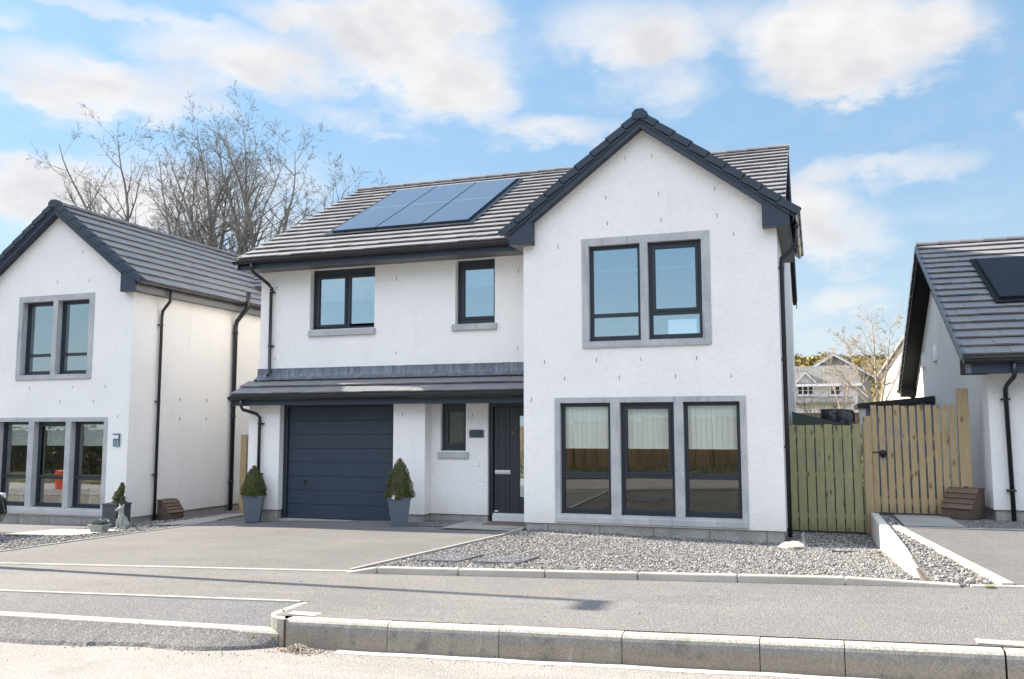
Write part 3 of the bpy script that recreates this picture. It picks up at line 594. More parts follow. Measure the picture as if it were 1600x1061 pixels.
def room(par, x0, x1, y0, y1, z0, z1, off=(0, 0, 0), wallm='interior'):
    m = MB(off)
    m.quad((x0, y1, z0), (x1, y1, z0), (x1, y1, z1), (x0, y1, z1)); m.quad((x0, y0, z0), (x0, y1, z0), (x0, y1, z1), (x0, y0, z1))
    m.quad((x1, y0, z0), (x1, y0, z1), (x1, y1, z1), (x1, y1, z0)); m.quad((x0, y0, z1), (x0, y1, z1), (x1, y1, z1), (x1, y0, z1))
    m.cur = 1; m.quad((x0, y0, z0), (x1, y0, z0), (x1, y1, z0), (x0, y1, z0))
    m.build('room', [wallm, 'interior_floor'], par)
def weeps(par, pts, y, off=(0, 0, 0)):
    for x, z in pts:
        m = MB(off); m.box(x - .004, x + .004, y - .004, y + .01, z - .034, z + .034); m.build('weep_vent', 'black_plastic', par)

XC = 2.145; MG = .757    # gable centre line and slope
def gable_block(H, off, yback, zsides=4.8, rooms=True):
    """two-storey gable front, 4.29 m wide, drawn at the origin and moved by off"""
    up = [(1.18, 2.07, 3.07, 4.72), (2.20, 3.09, 3.07, 4.72)]; lo = [(.65, 1.53, .17, 2.03), (1.69, 2.59, .17, 2.03), (2.74, 3.64, .17, 2.03)]
    m = MB(off); zt = 6.70 - MG * XC
    m.wall(0, 4.29, 0, zt, 0, [(a - .012, b + .012, c - .012, d + .012) for a, b, c, d in up + lo], .16)
    m.poly([(0, 0, zt), (4.29, 0, zt), (XC, 0, 6.70)])
    m.box(0, 4.29, .0, .10, -.02, 0) if 0 else None
    m.build('wall', 'white_render', H)
    m = MB(off); m.box(.03, 4.26, .025, .3, -.75, -.002); 
    pl = m.build('plinth', 'plinth_block', H)
    m = MB(off)
    for x in (.42, 1.32, 2.22, 3.12, 4.0): m = MB(off); m.box(x - .004, x + .004, .019, .027, -.3, -.004); m.build('joint', 'shrub_twig', pl)
    # stone surrounds
    def surr(x0, x1, z0, z1, holes, sill):
        m = MB(off); m.wall(x0, x1, z0, z1, -.012, holes, .165)
        m.quad((x0, -.012, z0), (x0, .0, z0), (x0, .0, z1), (x0, -.012, z1)); m.quad((x1, -.012, z0), (x1, .0, z0), (x1, .0, z1), (x1, -.012, z1))
        m.quad((x0, -.012, z1), (x1, -.012, z1), (x1, 0, z1), (x0, 0, z1)); m.quad((x0, -.012, z0), (x1, -.012, z0), (x1, 0, z0), (x0, 0, z0))
        m.build('window_surround', 'cast_stone', H)
        m = MB(off); m.hexa([(x0 + (.004 if sill > .12 else .03), -.03, z0 - .003), (x1 - (.004 if sill > .12 else .03), -.03, z0 - .003), (x0 + .03, .08, z0 - .003), (x1 - .03, .08, z0 - .003), (x0 + .03, -.03, z0 + sill - .045), (x1 - .03, -.03, z0 + sill - .045), (x0 + .03, .08, z0 + sill), (x1 - .03, .08, z0 + sill)])
        m.build('window_sill', 'cast_stone', H, bevel=.005)
    surr(1.06, 3.23, 2.96, 4.85, up, .10); surr(.56, 3.74, .03, 2.12, lo, .14)
    return up, lo
def gable_roof(H, off, y1, seed=1, lx=-.36, rx=4.64):
    """tiles, verge caps, barge boards, eaves boxes"""
    o = Vector(off); zr = 6.90; y0 = -.19
    d = math.hypot(1, MG); VL = Vector((1, 0, MG)) / d; VR = Vector((-1, 0, MG)) / d
    m = MB(off)
    Ll = (XC - lx) * d; Lr = (rx - XC) * d; zl = zr - MG * (XC - lx); zrr = zr - MG * (rx - XC)
    tiles(m, (lx, y0, zl), (0, 1, 0), VL, y1 - y0, Ll, seed=seed); tiles(m, (rx, y0, zrr), (0, 1, 0), VR, y1 - y0, Lr, seed=seed + 1)
    ridge(m, (XC, y0 - .03, zr + .055), (XC, y1, zr + .055)); rf = m.build('roof', 'roof_tile', H)
    m = MB(off)   # verge caps
    for P0, Vv, L in ((Vector((lx, 0, zl)), VL, Ll), (Vector((rx, 0, zrr)), VR, Lr)):
        Nv = Vector((-Vv.z * (1 if Vv.x > 0 else -1), 0, abs(Vv.x))); n = round(L / .335); g = L / n
        for i in range(n):
            a, b = i * g - .012, (i + 1) * g + .004
            if i == n - 1: b = L - .02
            f = lambda v, nn, y: P0 + Vv * v + Nv * nn + Vector((0, y, 0))
            for ya, yb, lo_ in ((-.232, -.220, -.065), (-.220, -.09, .030)):
                m.hexa([f(a, lo_ + .012, ya), f(b, lo_ - .02, ya), f(a, lo_ + .012, yb), f(b, lo_ - .02, yb), f(a, .058, ya), f(b, .036, ya), f(a, .058, yb), f(b, .036, yb)])
    cx = XC
    for ya, yb in ((-.25, -.09),):   # ridge end cap
        m.prism([(cx - .12, zr - .10), (cx - .13, zr + .0), (cx - .06, zr + .07), (cx + .06, zr + .07), (cx + .13, zr + .0), (cx + .12, zr - .10)], 'y', ya, yb)
    m.build('verge_cap', 'anthracite_matt', rf)
    # barge boards
    zb = 6.66
    for s in (-1, 1):
        m = MB(off); xe = 1.975
        ax = lambda t: XC + s * t
        m.prism([(ax(0), zb + .10), (ax(0), zb + .0), (ax(xe), zb - MG * xe), (ax(xe), zb + .10 - MG * xe)], 'y', -.19, -.172)
        m.prism([(ax(0), zb + .14), (ax(0), zb + .09), (ax(2.36), zb + .09 - MG * 2.36), (ax(2.36), zb + .14 - MG * 2.36)], 'y', -.205, -.16)
        m.prism([(ax(0), zb + .03), (ax(0), zb + .012), (ax(xe), zb + .012 - MG * xe), (ax(xe), zb + .03 - MG * xe)], 'y', -.171, .0)
        m.build('barge_board', 'anthracite_matt', H)
        # eaves box
        m = MB(off); xi, xo = 1.935, 2.355
        m.prism([(ax(xi), 4.80), (ax(xo), 4.80), (ax(xo), zb + .10 - MG * xo), (ax(xi), zb + .10 - MG * xi)], 'y', -.178, -.160)
        m.cur = 1; m.prism([(ax(xi), 4.803), (ax(xo), 4.803), (ax(xo), 4.815), (ax(xi), 4.815)], 'y', -.159, .02)
        m.cur = 0; m.box(min(ax(xi), ax(xi + .018)), max(ax(xi), ax(xi + .018)), -.159, .0, 4.80, zb - MG * xi)
        m.build('eaves_box', ['anthracite_matt', 'soffit'], H)
    return rf
def eaves_side(H, off, s, ya, yb, mat_f='anthracite_matt'):
    """boxed eaves along the side of a gable block; s=-1 left, 1 right"""
    m = MB(off); ax = lambda t: XC + s * t
    m.box(min(ax(2.337), ax(2.355)), max(ax(2.337), ax(2.355)), ya, yb, 4.80, 5.0)
    m.cur = 1; m.box(min(ax(2.15), ax(2.336)), max(ax(2.15), ax(2.336)), ya + .03, yb, 4.806, 4.818); m.build('fascia', [mat_f, 'soffit'], H)
    m = MB(off); gutter(m, (ax(2.425), ya - .02, 4.99), (ax(2.425), yb, 4.99), (s, 0, 0)); return m.build('gutter', 'black_plastic', H)

# ------------------------------------------------------------------ MAIN HOUSE
H = thing('house', 'white rendered two-storey house in the centre with solar panels, integral garage and tall front gable', 'house', (0, .5, -.15), 'white rendered new-build houses')
up, lo = gable_block(H, (0, 0, 0), 3.8)
# lower windows of the gable
for k, (a, b, c, d) in enumerate(lo):
    sash = k == 1; e = .045 if sash else 0
    Ls = [(a + .06 + e, b - .06 - e, .86 + (.02 if sash else 0), 1.965 - e, sash), (a + .06, b - .06, c + .085, .77, False)]
    window(H, a, b, c, d, .085, Ls, gl='pane_glass', blind=[(a + .02, b - .02, 1.27, 1.99)], slats=True)
for k, (a, b, c, d) in enumerate(up):
    sash = k == 1; e = .05 if sash else 0
    Ls = [(a + .06 + e, b - .06 - e, 3.55 + (.04 if sash else 0), 4.66 - e, sash), (a + .06, b - .06, c + .09, 3.485, False)]
    w_ = window(H, a, b, c, d, .085, Ls, gl='coated_glass')
    m = MB(); m.box(a - .02, b + .02, .26, .29, 4.30, 4.34); m.build('curtain_rail', 'white_upvc', w_)
room(H, .2, 4.1, .24, 4.0, .05, 2.5); m = MB(); RW = [(.95, 1.75, 3.75, 4.62)]; m.wall(.2, 4.1, 2.72, 4.85, 9.9, RW, .14); m.quad((.2, .24, 2.72), (.2, 9.9, 2.72), (.2, 9.9, 4.85), (.2, .24, 4.85)); m.quad((4.1, .24, 2.72), (4.1, .24, 4.85), (4.1, 9.9, 4.85), (4.1, 9.9, 2.72)); m.quad((.2, .24, 4.85), (.2, 9.9, 4.85), (4.1, 9.9, 4.85), (4.1, .24, 4.85)); m.cur = 1; m.quad((.2, .24, 2.72), (4.1, .24, 2.72), (4.1, 9.9, 2.72), (.2, 9.9, 2.72)); m.build('room', ['interior', 'interior_floor'], H)
weeps(H, [(1.84, 6.21), (2.30, 6.21), (1.5, 5.55), (2.41, 5.54), (3.33, 5.54), (1.52, 5.10), (2.44, 5.09), (3.36, 5.09), (.64, 4.75), (3.62, 4.76), (.38, 2.74), (1.3, 2.75), (2.06, 2.75), (2.98, 2.74), (.74, 2.45), (1.69, 2.45), (2.63, 2.45), (3.52, 2.44), (.14, 2.09)], 0)
gable_roof(H, (0, 0, 0), 3.85)
eaves_side(H, (0, 0, 0), 1, -.16, 3.2)
m = MB(); m.box(-.21, -.192, -.159, .48, 4.80, 5.0); m.cur = 1; m.box(-.19, .0, -.12, .95, 4.806, 4.818); m.build('fascia', ['anthracite_matt', 'soffit'], H)
# side walls, back wall, gable ends of the main roof
RY, RZ, EY, EZ, MM = 5.5, 7.83, .42, 5.05, .547
def ztile(y): return EZ + MM * (y - EY)
YB = 10.05
m = MB()
for x, ys in ((4.29, 0.), (-6.1, .95)):
    m.poly([(x, ys, 0), (x, YB, 0), (x, YB, 4.9), (x, RY, RZ - .09), (x, max(ys, .95), ztile(.95) - .09), (x, ys, 4.82)] if ys == 0 else [(x, ys, 0), (x, YB, 0), (x, YB, 4.9), (x, RY, RZ - .09), (x, .95, ztile(.95) - .09)])
m.wall(-6.1, 4.29, 0, 4.9, YB, [(.94, 1.76, 3.74, 4.63)], -.02)
m.quad((0, 0, 0), (0, .97, 0), (0, .97, 4.82), (0, 0, 4.82))
# upper front wall with two windows, door wall, garage piers
UW = [(-4.92, -3.44, 3.60, 4.84), (-1.70, -.89, 3.57, 4.84)]
m.wall(-6.1, 0, 2.5, 4.85, .95, UW, .16)
m.wall(-2.18, 0, 0, 2.5, .95, [(-1.99, -1.47, 1.18, 2.07), (-1.03, -.0, 0, 2.07)], .14)
m.wall(-6.1, -2.18, 0, 2.12, .65, [(-5.37, -2.84, 0, 2.12)], .22)
m.quad((-2.18, .65, 0), (-2.18, .95, 0), (-2.18, .95, 2.12), (-2.18, .65, 2.12)); m.quad((-6.1, .65, 0), (-6.1, .96, 0), (-6.1, .96, 2.12), (-6.1, .65, 2.12))
m.box(-2.195, -2.165, .944, .965, 0, 2.12)
m.build('wall', 'white_render', H)
m = MB(); m.box(-6.07, -5.40, .675, 1.4, -.8, -.002); m.box(-2.81, -2.21, .675, 1.4, -.8, -.002); m.box(-2.205, -1.04, .975, 1.4, -.8, -.003); m.box(-6.07, -5.9, 1.4, YB - .03, -.8, -.003); m.box(4.0, 4.26, .3, YB - .03, -.8, -.004); m.box(-6., 4.2, YB - .3, YB - .03, -.8, -.005)
m.build('plinth', 'plinth_block', H)
weeps(H, [(-2.96, 4.55), (-2.95, 3.07), (-.42, 4.55), (-.43, 3.09), (-5.72, 4.51), (-5.72, 3.03), (-1.34, 1.85)], .95); weeps(H, [(-2.65, 1.87)], .65)
# main roof
dM = math.hypot(1, MM); RL = (RY - EY) * dM
m = MB(); tiles(m, (-6.37, EY, EZ), (1, 0, 0), (0, 1, MM), 6.37 + 4.41, RL, gauge=.325, seed=5); tiles(m, (-6.37, 2 * RY - EY, EZ), (1, 0, 0), (0, -1, MM), 6.37 + 4.41, RL, gauge=.65, tw=2., seed=6)
ridge(m, (-6.39, RY, RZ + .055), (4.43, RY, RZ + .055)); rf = m.build('roof', 'roof_tile', H)
for x0, x1, x2, x3 in ((-6.33, -6.10, -6.345, -6.325), (4.29, 4.37, 4.372, 4.392)):   # verge boards and undercloaks
    m = MB()
    for sgn in (1, -1):
        yv = lambda y: y if sgn > 0 else 2 * RY - y
        m.prism([(yv(.5), ztile(.5) - .07), (yv(RY), RZ - .07), (yv(RY), RZ - .16), (yv(.5), ztile(.5) - .16)], 'x', x0, x1)
        m.prism([(yv(.46), ztile(.46) - .055), (yv(RY), RZ - .055), (yv(RY), RZ - .24), (yv(.46), ztile(.46) - .24)], 'x', x2, x3)
    m.build('barge_board', 'anthracite_matt', H)
# main eaves
m = MB(); m.box(-6.34, -.22, .50, .518, 4.845, 5.03); m.cur = 1; m.box(-6.34, -.0, .52, .95, 4.850, 4.862); m.cur = 0; m.box(-6.34, -6.325, .52, .96, 4.845, 5.15)
m.build('fascia', ['anthracite_matt', 'soffit'], H)
m = MB(); gutter(m, (-6.42, .435, 5.00), (-.36, .435, 5.00), (0, -1, 0)); g1 = m.build('gutter', 'black_plastic', H)
m = MB(); m.sm = True; m.tube([(-5.98, .42, 4.97), (-5.98, .42, 4.84), (-5.96, .46, 4.78), (-5.83, .80, 4.58), (-5.81, .88, 4.50), (-5.81, .885, 2.74), (-5.81, .82, 2.68)], .034, 12); clip(m, -5.81, .885, 4.42, .955); clip(m, -5.81, .885, 3.30, .955); m.tube([(-5.81, .885, 4.44), (-5.81, .885, 4.52)], .040, 12); m.build('downpipe', 'black_plastic', H)
# upper windows
window(H, -4.92, -3.44, 3.60, 4.84, 1.09, [(-4.78, -4.19, 3.71, 4.66, True), (-4.07, -3.50, 3.71, 4.72, False)], gl='coated_glass', head=.06, blind=[(-4.85, -3.48, 4.19, 4.8)])
w_ = window(H, -1.70, -.89, 3.57, 4.84, 1.09, [(-1.565, -.955, 3.74, 4.66, True)], gl='coated_glass', head=.06, blind=[(-1.66, -.93, 4.33, 4.8)])
for a, b in ((-4.93, -3.41), (-1.76, -.84)):
    m = MB(); m.box(a, b, .90, 1.09, 3.465, 3.585); m.build('window_sill', 'cast_stone', H, bevel=.008)
m = MB(); m.tube([(-3.88, 1.30, 4.75), (-3.92, 1.30, 4.3), (-3.90, 1.30, 3.85), (-3.88, 1.30, 3.68), (-3.85, 1.30, 3.85), (-3.82, 1.30, 4.3), (-3.84, 1.30, 4.75)], .007, 6); m.build('blind_cord', 'white_upvc', H)
room(H, -6.0, -2.6, 1.26, 4.2, 2.72, 4.9); room(H, -2.5, -.1, 1.26, 4.2, 2.72, 4.9)
# solar array, 3 x 2
zs = lambda y: ztile(y) + .10
for c_ in range(3):
    x0 = -4.83 + c_ * 1.045; ya, yb = 1.60, 4.72
    nv = Vector((0, -MM, 1)).normalized(); P0 = Vector((x0, ya, zs(ya))); Vv = Vector((0, 1, MM)).normalized(); L = (yb - ya) * dM
    m = MB(); fr_hexa(m, P0, Vector((1, 0, 0)), Vv, nv, .0, 1.035, 0, L, -.045, -.006, -.045, -.006); pn = m.build('solar_panel', 'anthracite', H)
    m = MB(); fr_hexa(m, P0, Vector((1, 0, 0)), Vv, nv, .012, 1.023, .012, L - .012, -.005, 0, -.005, 0); m.build('cells', 'solar_cell', pn)
    m = MB(); fr_hexa(m, P0, Vector((1, 0, 0)), Vv, nv, .03, 1.005, L * .5 - .004, L * .5 + .004, .0005, .0018, .0005, .0018); m.build('busbar', 'dull_steel', pn)
m = MB(); P0 = Vector((-5.0, 1.50, ztile(1.5))); fr_hexa(m, P0, Vector((1, 0, 0)), Vector((0, 1, MM)).normalized(), Vector((0, -MM, 1)).normalized(), .0, 3.42, 0, 3.72, .036, .042, .005, .042); m.build('solar_tray', 'anthracite', H)
# porch roof
PY, PZ, PM = .30, 2.27, .54
m = MB(); tiles(m, (-6.30, PY, PZ), (1, 0, 0), (0, 1, PM), 6.30, .66, gauge=.33, seed=9, tw=.33); m.box(-6.3, -.001, .96, 1.2, 2.4, 2.45) if 0 else None
pr = m.build('porch_roof', 'roof_tile', H)
m = MB(); V = []; prof = [(.80, 2.592), (.86, 2.625), (.915, 2.66), (.938, 2.72), (.942, 2.83)]
for i in range(64):
    x = -6.13 + 6.13 * i / 63
    for j, (y, z) in enumerate(prof): V.append((x, y + .004 * noise.noise(Vector((x * 5, j, 0))), z + .006 * noise.noise(Vector((x * 4, j * 2, 4)))))
n5 = 5; m.sm = True; m.add(V, [(i * n5 + j, i * n5 + j + 1, (i + 1) * n5 + j + 1, (i + 1) * n5 + j) for i in range(63) for j in range(4)]); m.sm = False
m.box(-6.14, .0, .936, .952, 2.60, 2.832) if 0 else None; m.poly([(-6.13, .8, 2.592), (-6.13, .86, 2.625), (-6.13, .915, 2.66), (-6.13, .938, 2.72), (-6.13, .942, 2.83), (-6.13, .97, 2.83), (-6.13, .97, 2.5)])
m.build('flashing', 'lead', H)
m = MB(); m.box(-6.24, -.002, .355, .373, 2.06, 2.24); m.cur = 1; m.box(-6.24, -.002, .374, .95, 2.068, 2.08); m.cur = 0; m.prism([(.374, 2.06), (.97, 2.06), (.97, 2.58), (.374, 2.26)], 'x', -6.24, -6.222); m.build('fascia', ['anthracite_matt', 'soffit'], H)
m = MB(); gutter(m, (-6.32, .285, 2.225), (-.003, .285, 2.225), (0, -1, 0), .062); m.build('gutter', 'black_plastic', H)
m = MB(); m.tube([(-6.03, .285, 2.19), (-6.03, .285, 2.04), (-6.01, .31, 1.98), (-5.84, .52, 1.90), (-5.79, .575, 1.83), (-5.79, .58, -.14)], .034, 12); clip(m, -5.79, .58, 1.70, .655); clip(m, -5.79, .58, .7, .655); m.build('downpipe', 'black_plastic', H)
# garage door
gd = MB(); nP = 8; zp = [-.165 + 2.20 * i / nP for i in range(nP + 1)]
for i in range(nP):
    a, b = zp[i], zp[i + 1]; gd.box(-5.27, -2.92, .842, .862, a + .004, b - .004); gd.box(-5.27, -2.92, .85, .87, b - .004, b + .004)
gdo = gd.build('garage_door', 'anthracite_matt', H, bevel=.003)
m = MB(); m.box(-5.369, -5.275, .80, .86, -.2, 2.118); m.box(-2.915, -2.841, .80, .86, -.2, 2.118); m.box(-5.275, -2.915, .80, .86, 2.04, 2.118); m.build('frame', 'anthracite', gdo)
m = MB(); m.tube([(-4.87, .842, .56), (-4.87, .815, .56)], .022, 12); m.box(-4.90, -4.84, .800, .816, .545, .575); m.build('handle', 'black_plastic', gdo); m = MB(); m.tube([(-4.87, .842, .50), (-4.87, .83, .50)], .014, 10); m.build('lock', 'black_plastic', gdo)
m = MB(); m.box(-3.0, -2.93, .838, .843, -.02, .0); m.build('maker_label', 'white_upvc', gdo)
m = MB(); m.box(-5.33, -2.88, .64, .86, -.30, -.172); m.build('threshold', 'slab', gdo)
# small frosted window by the door
window(H, -1.99, -1.47, 1.18, 2.07, 1.04, [(-1.86, -1.545, 1.32, 1.91, True)], gl='frosted', head=.04)
m = MB(); m.box(-2.03, -1.41, .91, 1.05, 1.04, 1.16); m.build('window_sill', 'cast_stone', H, bevel=.008)
# front door
dm = MB(); dm.box(-.945, -.02, 1.075, 1.115, .035, 2.0)
gx = [-.945, -.80, -.655, -.60, -.46]
fd = dm.build('front_door', 'anthracite', H, bevel=.004)
m = MB()
for a, b in ((-.935, -.865), (-.858, -.72), (-.713, -.64), (-.633, -.46)): m.box(a, b, 1.067, 1.0745, .05, 1.985)
m.build('door_board', 'anthracite', fd, bevel=.003)
m = MB(); m.box(-1.029, -.955, 1.03, 1.10, -.02, 2.068); m.box(-.955, -.001, 1.03, 1.10, 2.005, 2.068); m.build('frame', 'anthracite', fd)
m = MB(); m.box(-.43, -.20, 1.066, 1.073, .34, 1.83); m.build('glazing', 'coated_glass', fd)
m = MB(); m.box(-.43, -.20, 1.074, 1.0745, .34, 1.83); m.build('glazing_backing', 'tan_wood', fd) if 0 else None
m = MB(); m.box(-.925, -.615, 1.050, 1.064, .75, .825); m.box(-.90, -.64, 1.044, 1.050, .765, .81); m.build('letterbox', 'steel', fd, bevel=.003)
m = MB(); m.box(-.955, -.001, 1.02, 1.10, -.005, .034); m.box(-.955, -.001, .99, 1.045, -.13, -.006); m.build('threshold', 'dull_steel', fd)
m = MB(); m.tube([(-.575, 1.068, 1.52), (-.575, 1.058, 1.52)], .012, 10); m.build('door_viewer', 'steel', fd)
m = MB(); m.box(-.94, -.86, 1.06, 1.066, .06, .08); m.build('maker_label', 'white_upvc', fd)
m = MB(); m.box(-1.23, -1.195, .932, .951, .89, .97); m.build('doorbell', 'white_upvc', H, bevel=.004)
# right-hand downpipe with its swan neck and the wall vent
m = MB(); m.tube([(4.575, .30, 4.94), (4.575, .30, 4.62), (4.56, .30, 4.55), (4.42, .30, 4.42), (4.345, .30, 4.36), (4.34, .30, 4.28), (4.34, .30, -.12)], .036, 12); 
for z in (4.2, 2.7, 1.3): m.box(4.29, 4.36, .26, .34, z - .014, z + .014); m.tube([(4.34, .30, z - .016), (4.34, .30, z + .016)], .042, 12)
m.tube([(4.575, .30, 4.93), (4.575, .30, 4.84)], .044, 12)
m.build('downpipe', 'black_plastic', H)
m = MB(); m.tube([(4.29, 1.2, 4.15), (4.34, 1.2, 4.15)], .085, 16); m.build('wall_vent', 'white_upvc', H)

# name plate
s = MB(); s.box(-1.395, -1.105, .934, .942, 1.43, 1.575); pt = s.build('name_plate', 'plate_slate', None, loc=(-1.25, .94, 1.5), label='small dark slate name plate with pale corner screws beside the front door', cat='sign')
for x, z in ((-1.375, 1.45), (-1.125, 1.45), (-1.375, 1.555), (-1.125, 1.555)): m = MB(); m.tube([(x, .935, z), (x, .929, z)], .009, 10); m.build('screw', 'steel', pt)
m = MB(); m.tube([(-1.20, .932, 1.545), (-1.155, .932, 1.545), (-1.17, .932, 1.50), (-1.18, .932, 1.475)], .006, 6); m.build('emblem', 'anthracite', pt)

# ------------------------------------------------------------------ LEFT HOUSE (same type, set lower)
O = (-13.30, .5, -.27)
HL = thing('house', 'white rendered house on the left showing a gable with three tall ground-floor windows', 'house', (-11.15, 1.0, -.45), 'white rendered new-build houses')
up, lo = gable_block(HL, O, 7)
for k, (a, b, c, d) in enumerate(lo):
    Ls = [(a + .06 + (.04 if k == 1 else 0), b - .06, .86, 1.965 - (.04 if k == 1 else 0), k == 1), (a + .06, b - .06, c + .085, .77, False)]
    window(HL, a, b, c, d, .125, Ls, off=O, gl='pane_glass', blind=[(a + .13, b - .02, 1.50, 1.99)])
for k, (a, b, c, d) in enumerate(up):
    Ls = [(a + .06, b - .06, 3.55, 4.64, False), (a + .06, b - .06, c + .09, 3.485, False)]
    window(HL, a, b, c, d, .125, Ls, off=O, gl='coated_glass')
room(HL, .2, 4.1, .28, 4.0, .05, 2.5, O); room(HL, .2, 4.1, .28, 4.0, 2.72, 5.0, O)
weeps(HL, [(x + 13.3, z + .27) for x, z in ((-11.12, 6.21), (-10.47, 5.53), (-10.25, 4.86), (-11.16, 4.87), (-11.81, 2.5), (-10.59, 2.51), (-9.68, 2.51), (-10.92, 2.2), (-9.98, 2.2), (-9.31, 1.86))], 0, O)
gable_roof(HL, O, 7.1, seed=21); eaves_side(HL, O, 1, -.16, 6.6, 'soffit'); eaves_side(HL, O, -1, -.16, 6.6)
m = MB()
for x in (-13.30, -9.01): m.quad((x, .5, -.27), (x, 10.2, -.27), (x, 10.2, 4.62), (x, .5, 4.62))
m.poly([(-9.01, 5.4, 4.6), (-9.01, 10.2, 4.6), (-9.01, 10.2, 5.8), (-9.01, 8.28, 6.85), (-9.01, 5.6, 5.4)]); m.quad((-13.3, 10.2, -.27), (-9.01, 10.2, -.27), (-9.01, 10.2, 4.62), (-13.3, 10.2, 4.62)); m.quad((-19.7, 5.9, -.6), (-13.31, 5.9, -.6), (-13.31, 5.9, 5.5), (-19.7, 5.9, 5.5)); m.poly([(-19.7, 5.9, -.6), (-19.7, 10.6, -.6), (-19.7, 10.6, 5.5), (-19.7, 8.28, 6.8), (-19.7, 5.9, 5.5)]); m.quad((-19.7, 10.6, -.6), (-13.31, 10.6, -.6), (-13.31, 10.6, 5.5), (-19.7, 10.6, 5.5))
m.build('wall', 'white_render', HL)
m = MB(); m.box(-9.3, -9.04, .8, 10., -1.1, -.273); m.build('plinth', 'plinth_block', HL)
for y in (2.07, 3.0):
    for z in (2.27, 1.83): m = MB(); m.box(-9.015, -8.999, y - .005, y + .005, z - .034, z + .034); m.build('weep_vent', 'black_plastic', HL)
m = MB(); tiles(m, (-20, 5.48, 5.42), (1, 0, 0), (0, 1, .547), 11.22, 2.8 * dM, seed=31); tiles(m, (-20, 11.08, 5.42), (1, 0, 0), (0, -1, .547), 11.22, 2.8 * dM, gauge=.7, tw=2, seed=31); ridge(m, (-20, 8.28, 7.0), (-8.76, 8.28, 7.0)); m.build('roof', 'roof_tile', HL)
m = MB()
for s_ in (1, -1):
    yv = lambda y: y if s_ > 0 else 16.56 - y
    m.prism([(yv(5.5), 5.38), (yv(8.28), 6.89), (yv(8.28), 6.71), (yv(5.5), 5.2)], 'x', -8.80, -8.78)
m.build('barge_board', 'anthracite_matt', HL)
m = MB(); px = -8.95; m.tube([(-8.73, 1.31, 4.68), (-8.73, 1.31, 4.50), (-8.75, 1.31, 4.42), (px + .02, 1.31, 4.22), (px, 1.31, 4.1), (px, 1.31, -.40)], .034, 12)
for z in (3.9, 2.2, .6): m.box(-9.01, px + .03, 1.24, 1.30, z - .014, z + .014); m.tube([(px, 1.31, z - .016), (px, 1.31, z + .016)], .042, 12)
m.build('downpipe', 'black_plastic', HL)
m = MB(); px = -8.93; m.tube([(-8.60, 3.95, 5.0), (-8.60, 3.95, 4.72), (-8.62, 3.95, 4.62), (px + .03, 3.92, 4.28), (px, 3.92, 4.15), (px, 3.92, -.42)], .055, 14)
for z in (4.0, 2.15, 1.9, .3): m.tube([(px, 3.92, z - .03), (px, 3.92, z + .03)], .067, 14)
m.tube([(px, 3.92, 2.3), (px, 3.92, 2.42)], .075, 14); m.tube([(px - .01, 3.90, 2.36), (px - .01, 3.80, 2.36)], .06, 12); m.build('soil_pipe', 'black_plastic', HL)
# number plate with little lamp
m = MB(); m.box(-9.375, -9.205, .470, .494, 1.235, 1.39); m.box(-9.375, -9.205, .455, .494, 1.47, 1.50); m.box(-9.225, -9.205, .455, .494, 1.39, 1.47); pt = m.build('house_number_sign', 'plate_blue', None, loc=(-9.29, .48, 1.37), label='blue-grey house number plate reading 12 with a small lamp on top', cat='sign')
m = MB(); m.box(-9.37, -9.345, .452, .49, 1.395, 1.468); m.box(-9.338, -9.23, .46, .49, 1.395, 1.468); m.build('lamp_lens', 'white_upvc', pt)
fc = bpy.data.curves.new('number', 'FONT'); fc.body = '12'; fc.size = .14; fc.extrude = .002; fc.align_x = 'CENTER'
fo = bpy.data.objects.new('tmp', fc); COL.objects.link(fo); bpy.context.view_layer.update()
fm = bpy.data.meshes.new_from_object(fo); bpy.data.objects.remove(fo); fm.transform(Matrix.Translation((0, -.013, -.115)) @ Matrix.Rotation(R(90), 4, 'X')); fm.materials.clear(); fm.materials.append(MAT['pale_blue_letter'])
no = bpy.data.objects.new('number', fm); COL.objects.link(no); no.parent = pt; ORG[no.name] = ORG[pt.name]
# things on the left sills
def picture(x, y, z, w_, h, rot, lean, label):
    M = Matrix.Translation((x, y, z)) @ Matrix.Rotation(R(rot), 4, 'Z') @ Matrix.Rotation(R(-lean), 4, 'X')
    m = MB(); bars(m, -w_ / 2, w_ / 2, 0, h, -.01, .01, .022); 
    m.v = [tuple(M @ Vector(p)) for p in m.v]; t_ = m.build('picture_frame', 'white_upvc', None, loc=(x, y, z), label=label, cat='picture frame', group='picture frames inside the left house')
    m = MB(); m.box(-w_ / 2 + .02, w_ / 2 - .02, -.004, .004, .02, h - .02); m.v = [tuple(M @ Vector(p)) for p in m.v]; m.build('picture', 'picture_card', t_)
zs_ = -.27 + .24
m = MB(O); m.box(.25, 4.05, .21, .42, .18, .205); m.build('window_board', 'white_upvc', HL)
picture(-12.38, 0.75, zs_ - .02, .34, .42, 12, 14, 'large leaning picture with pale frame in the leftmost window of the left house')
picture(-12.05, 0.77, zs_ - .02, .30, .36, -16, 12, 'picture frame angled away beside the large one in the leftmost window')
picture(-11.05, 0.75, zs_ - .02, .14, .20, -24, 16, 'small narrow picture frame at the left of the middle window sill')
picture(-10.80, 0.76, zs_ - .02, .20, .20, -18, 18, 'small square picture frame at the right of the middle window sill')
picture(-10.05, 0.74, zs_ - .02, .28, .34, 14, 12, 'medium leaning picture in the right window of the left house')
picture(-9.72, 0.75, zs_ - .02, .16, .32, 10, 12, 'narrow picture frame tucked at the right edge of the right window')
m = MB(); c = Vector((-12.12, .88, .34))
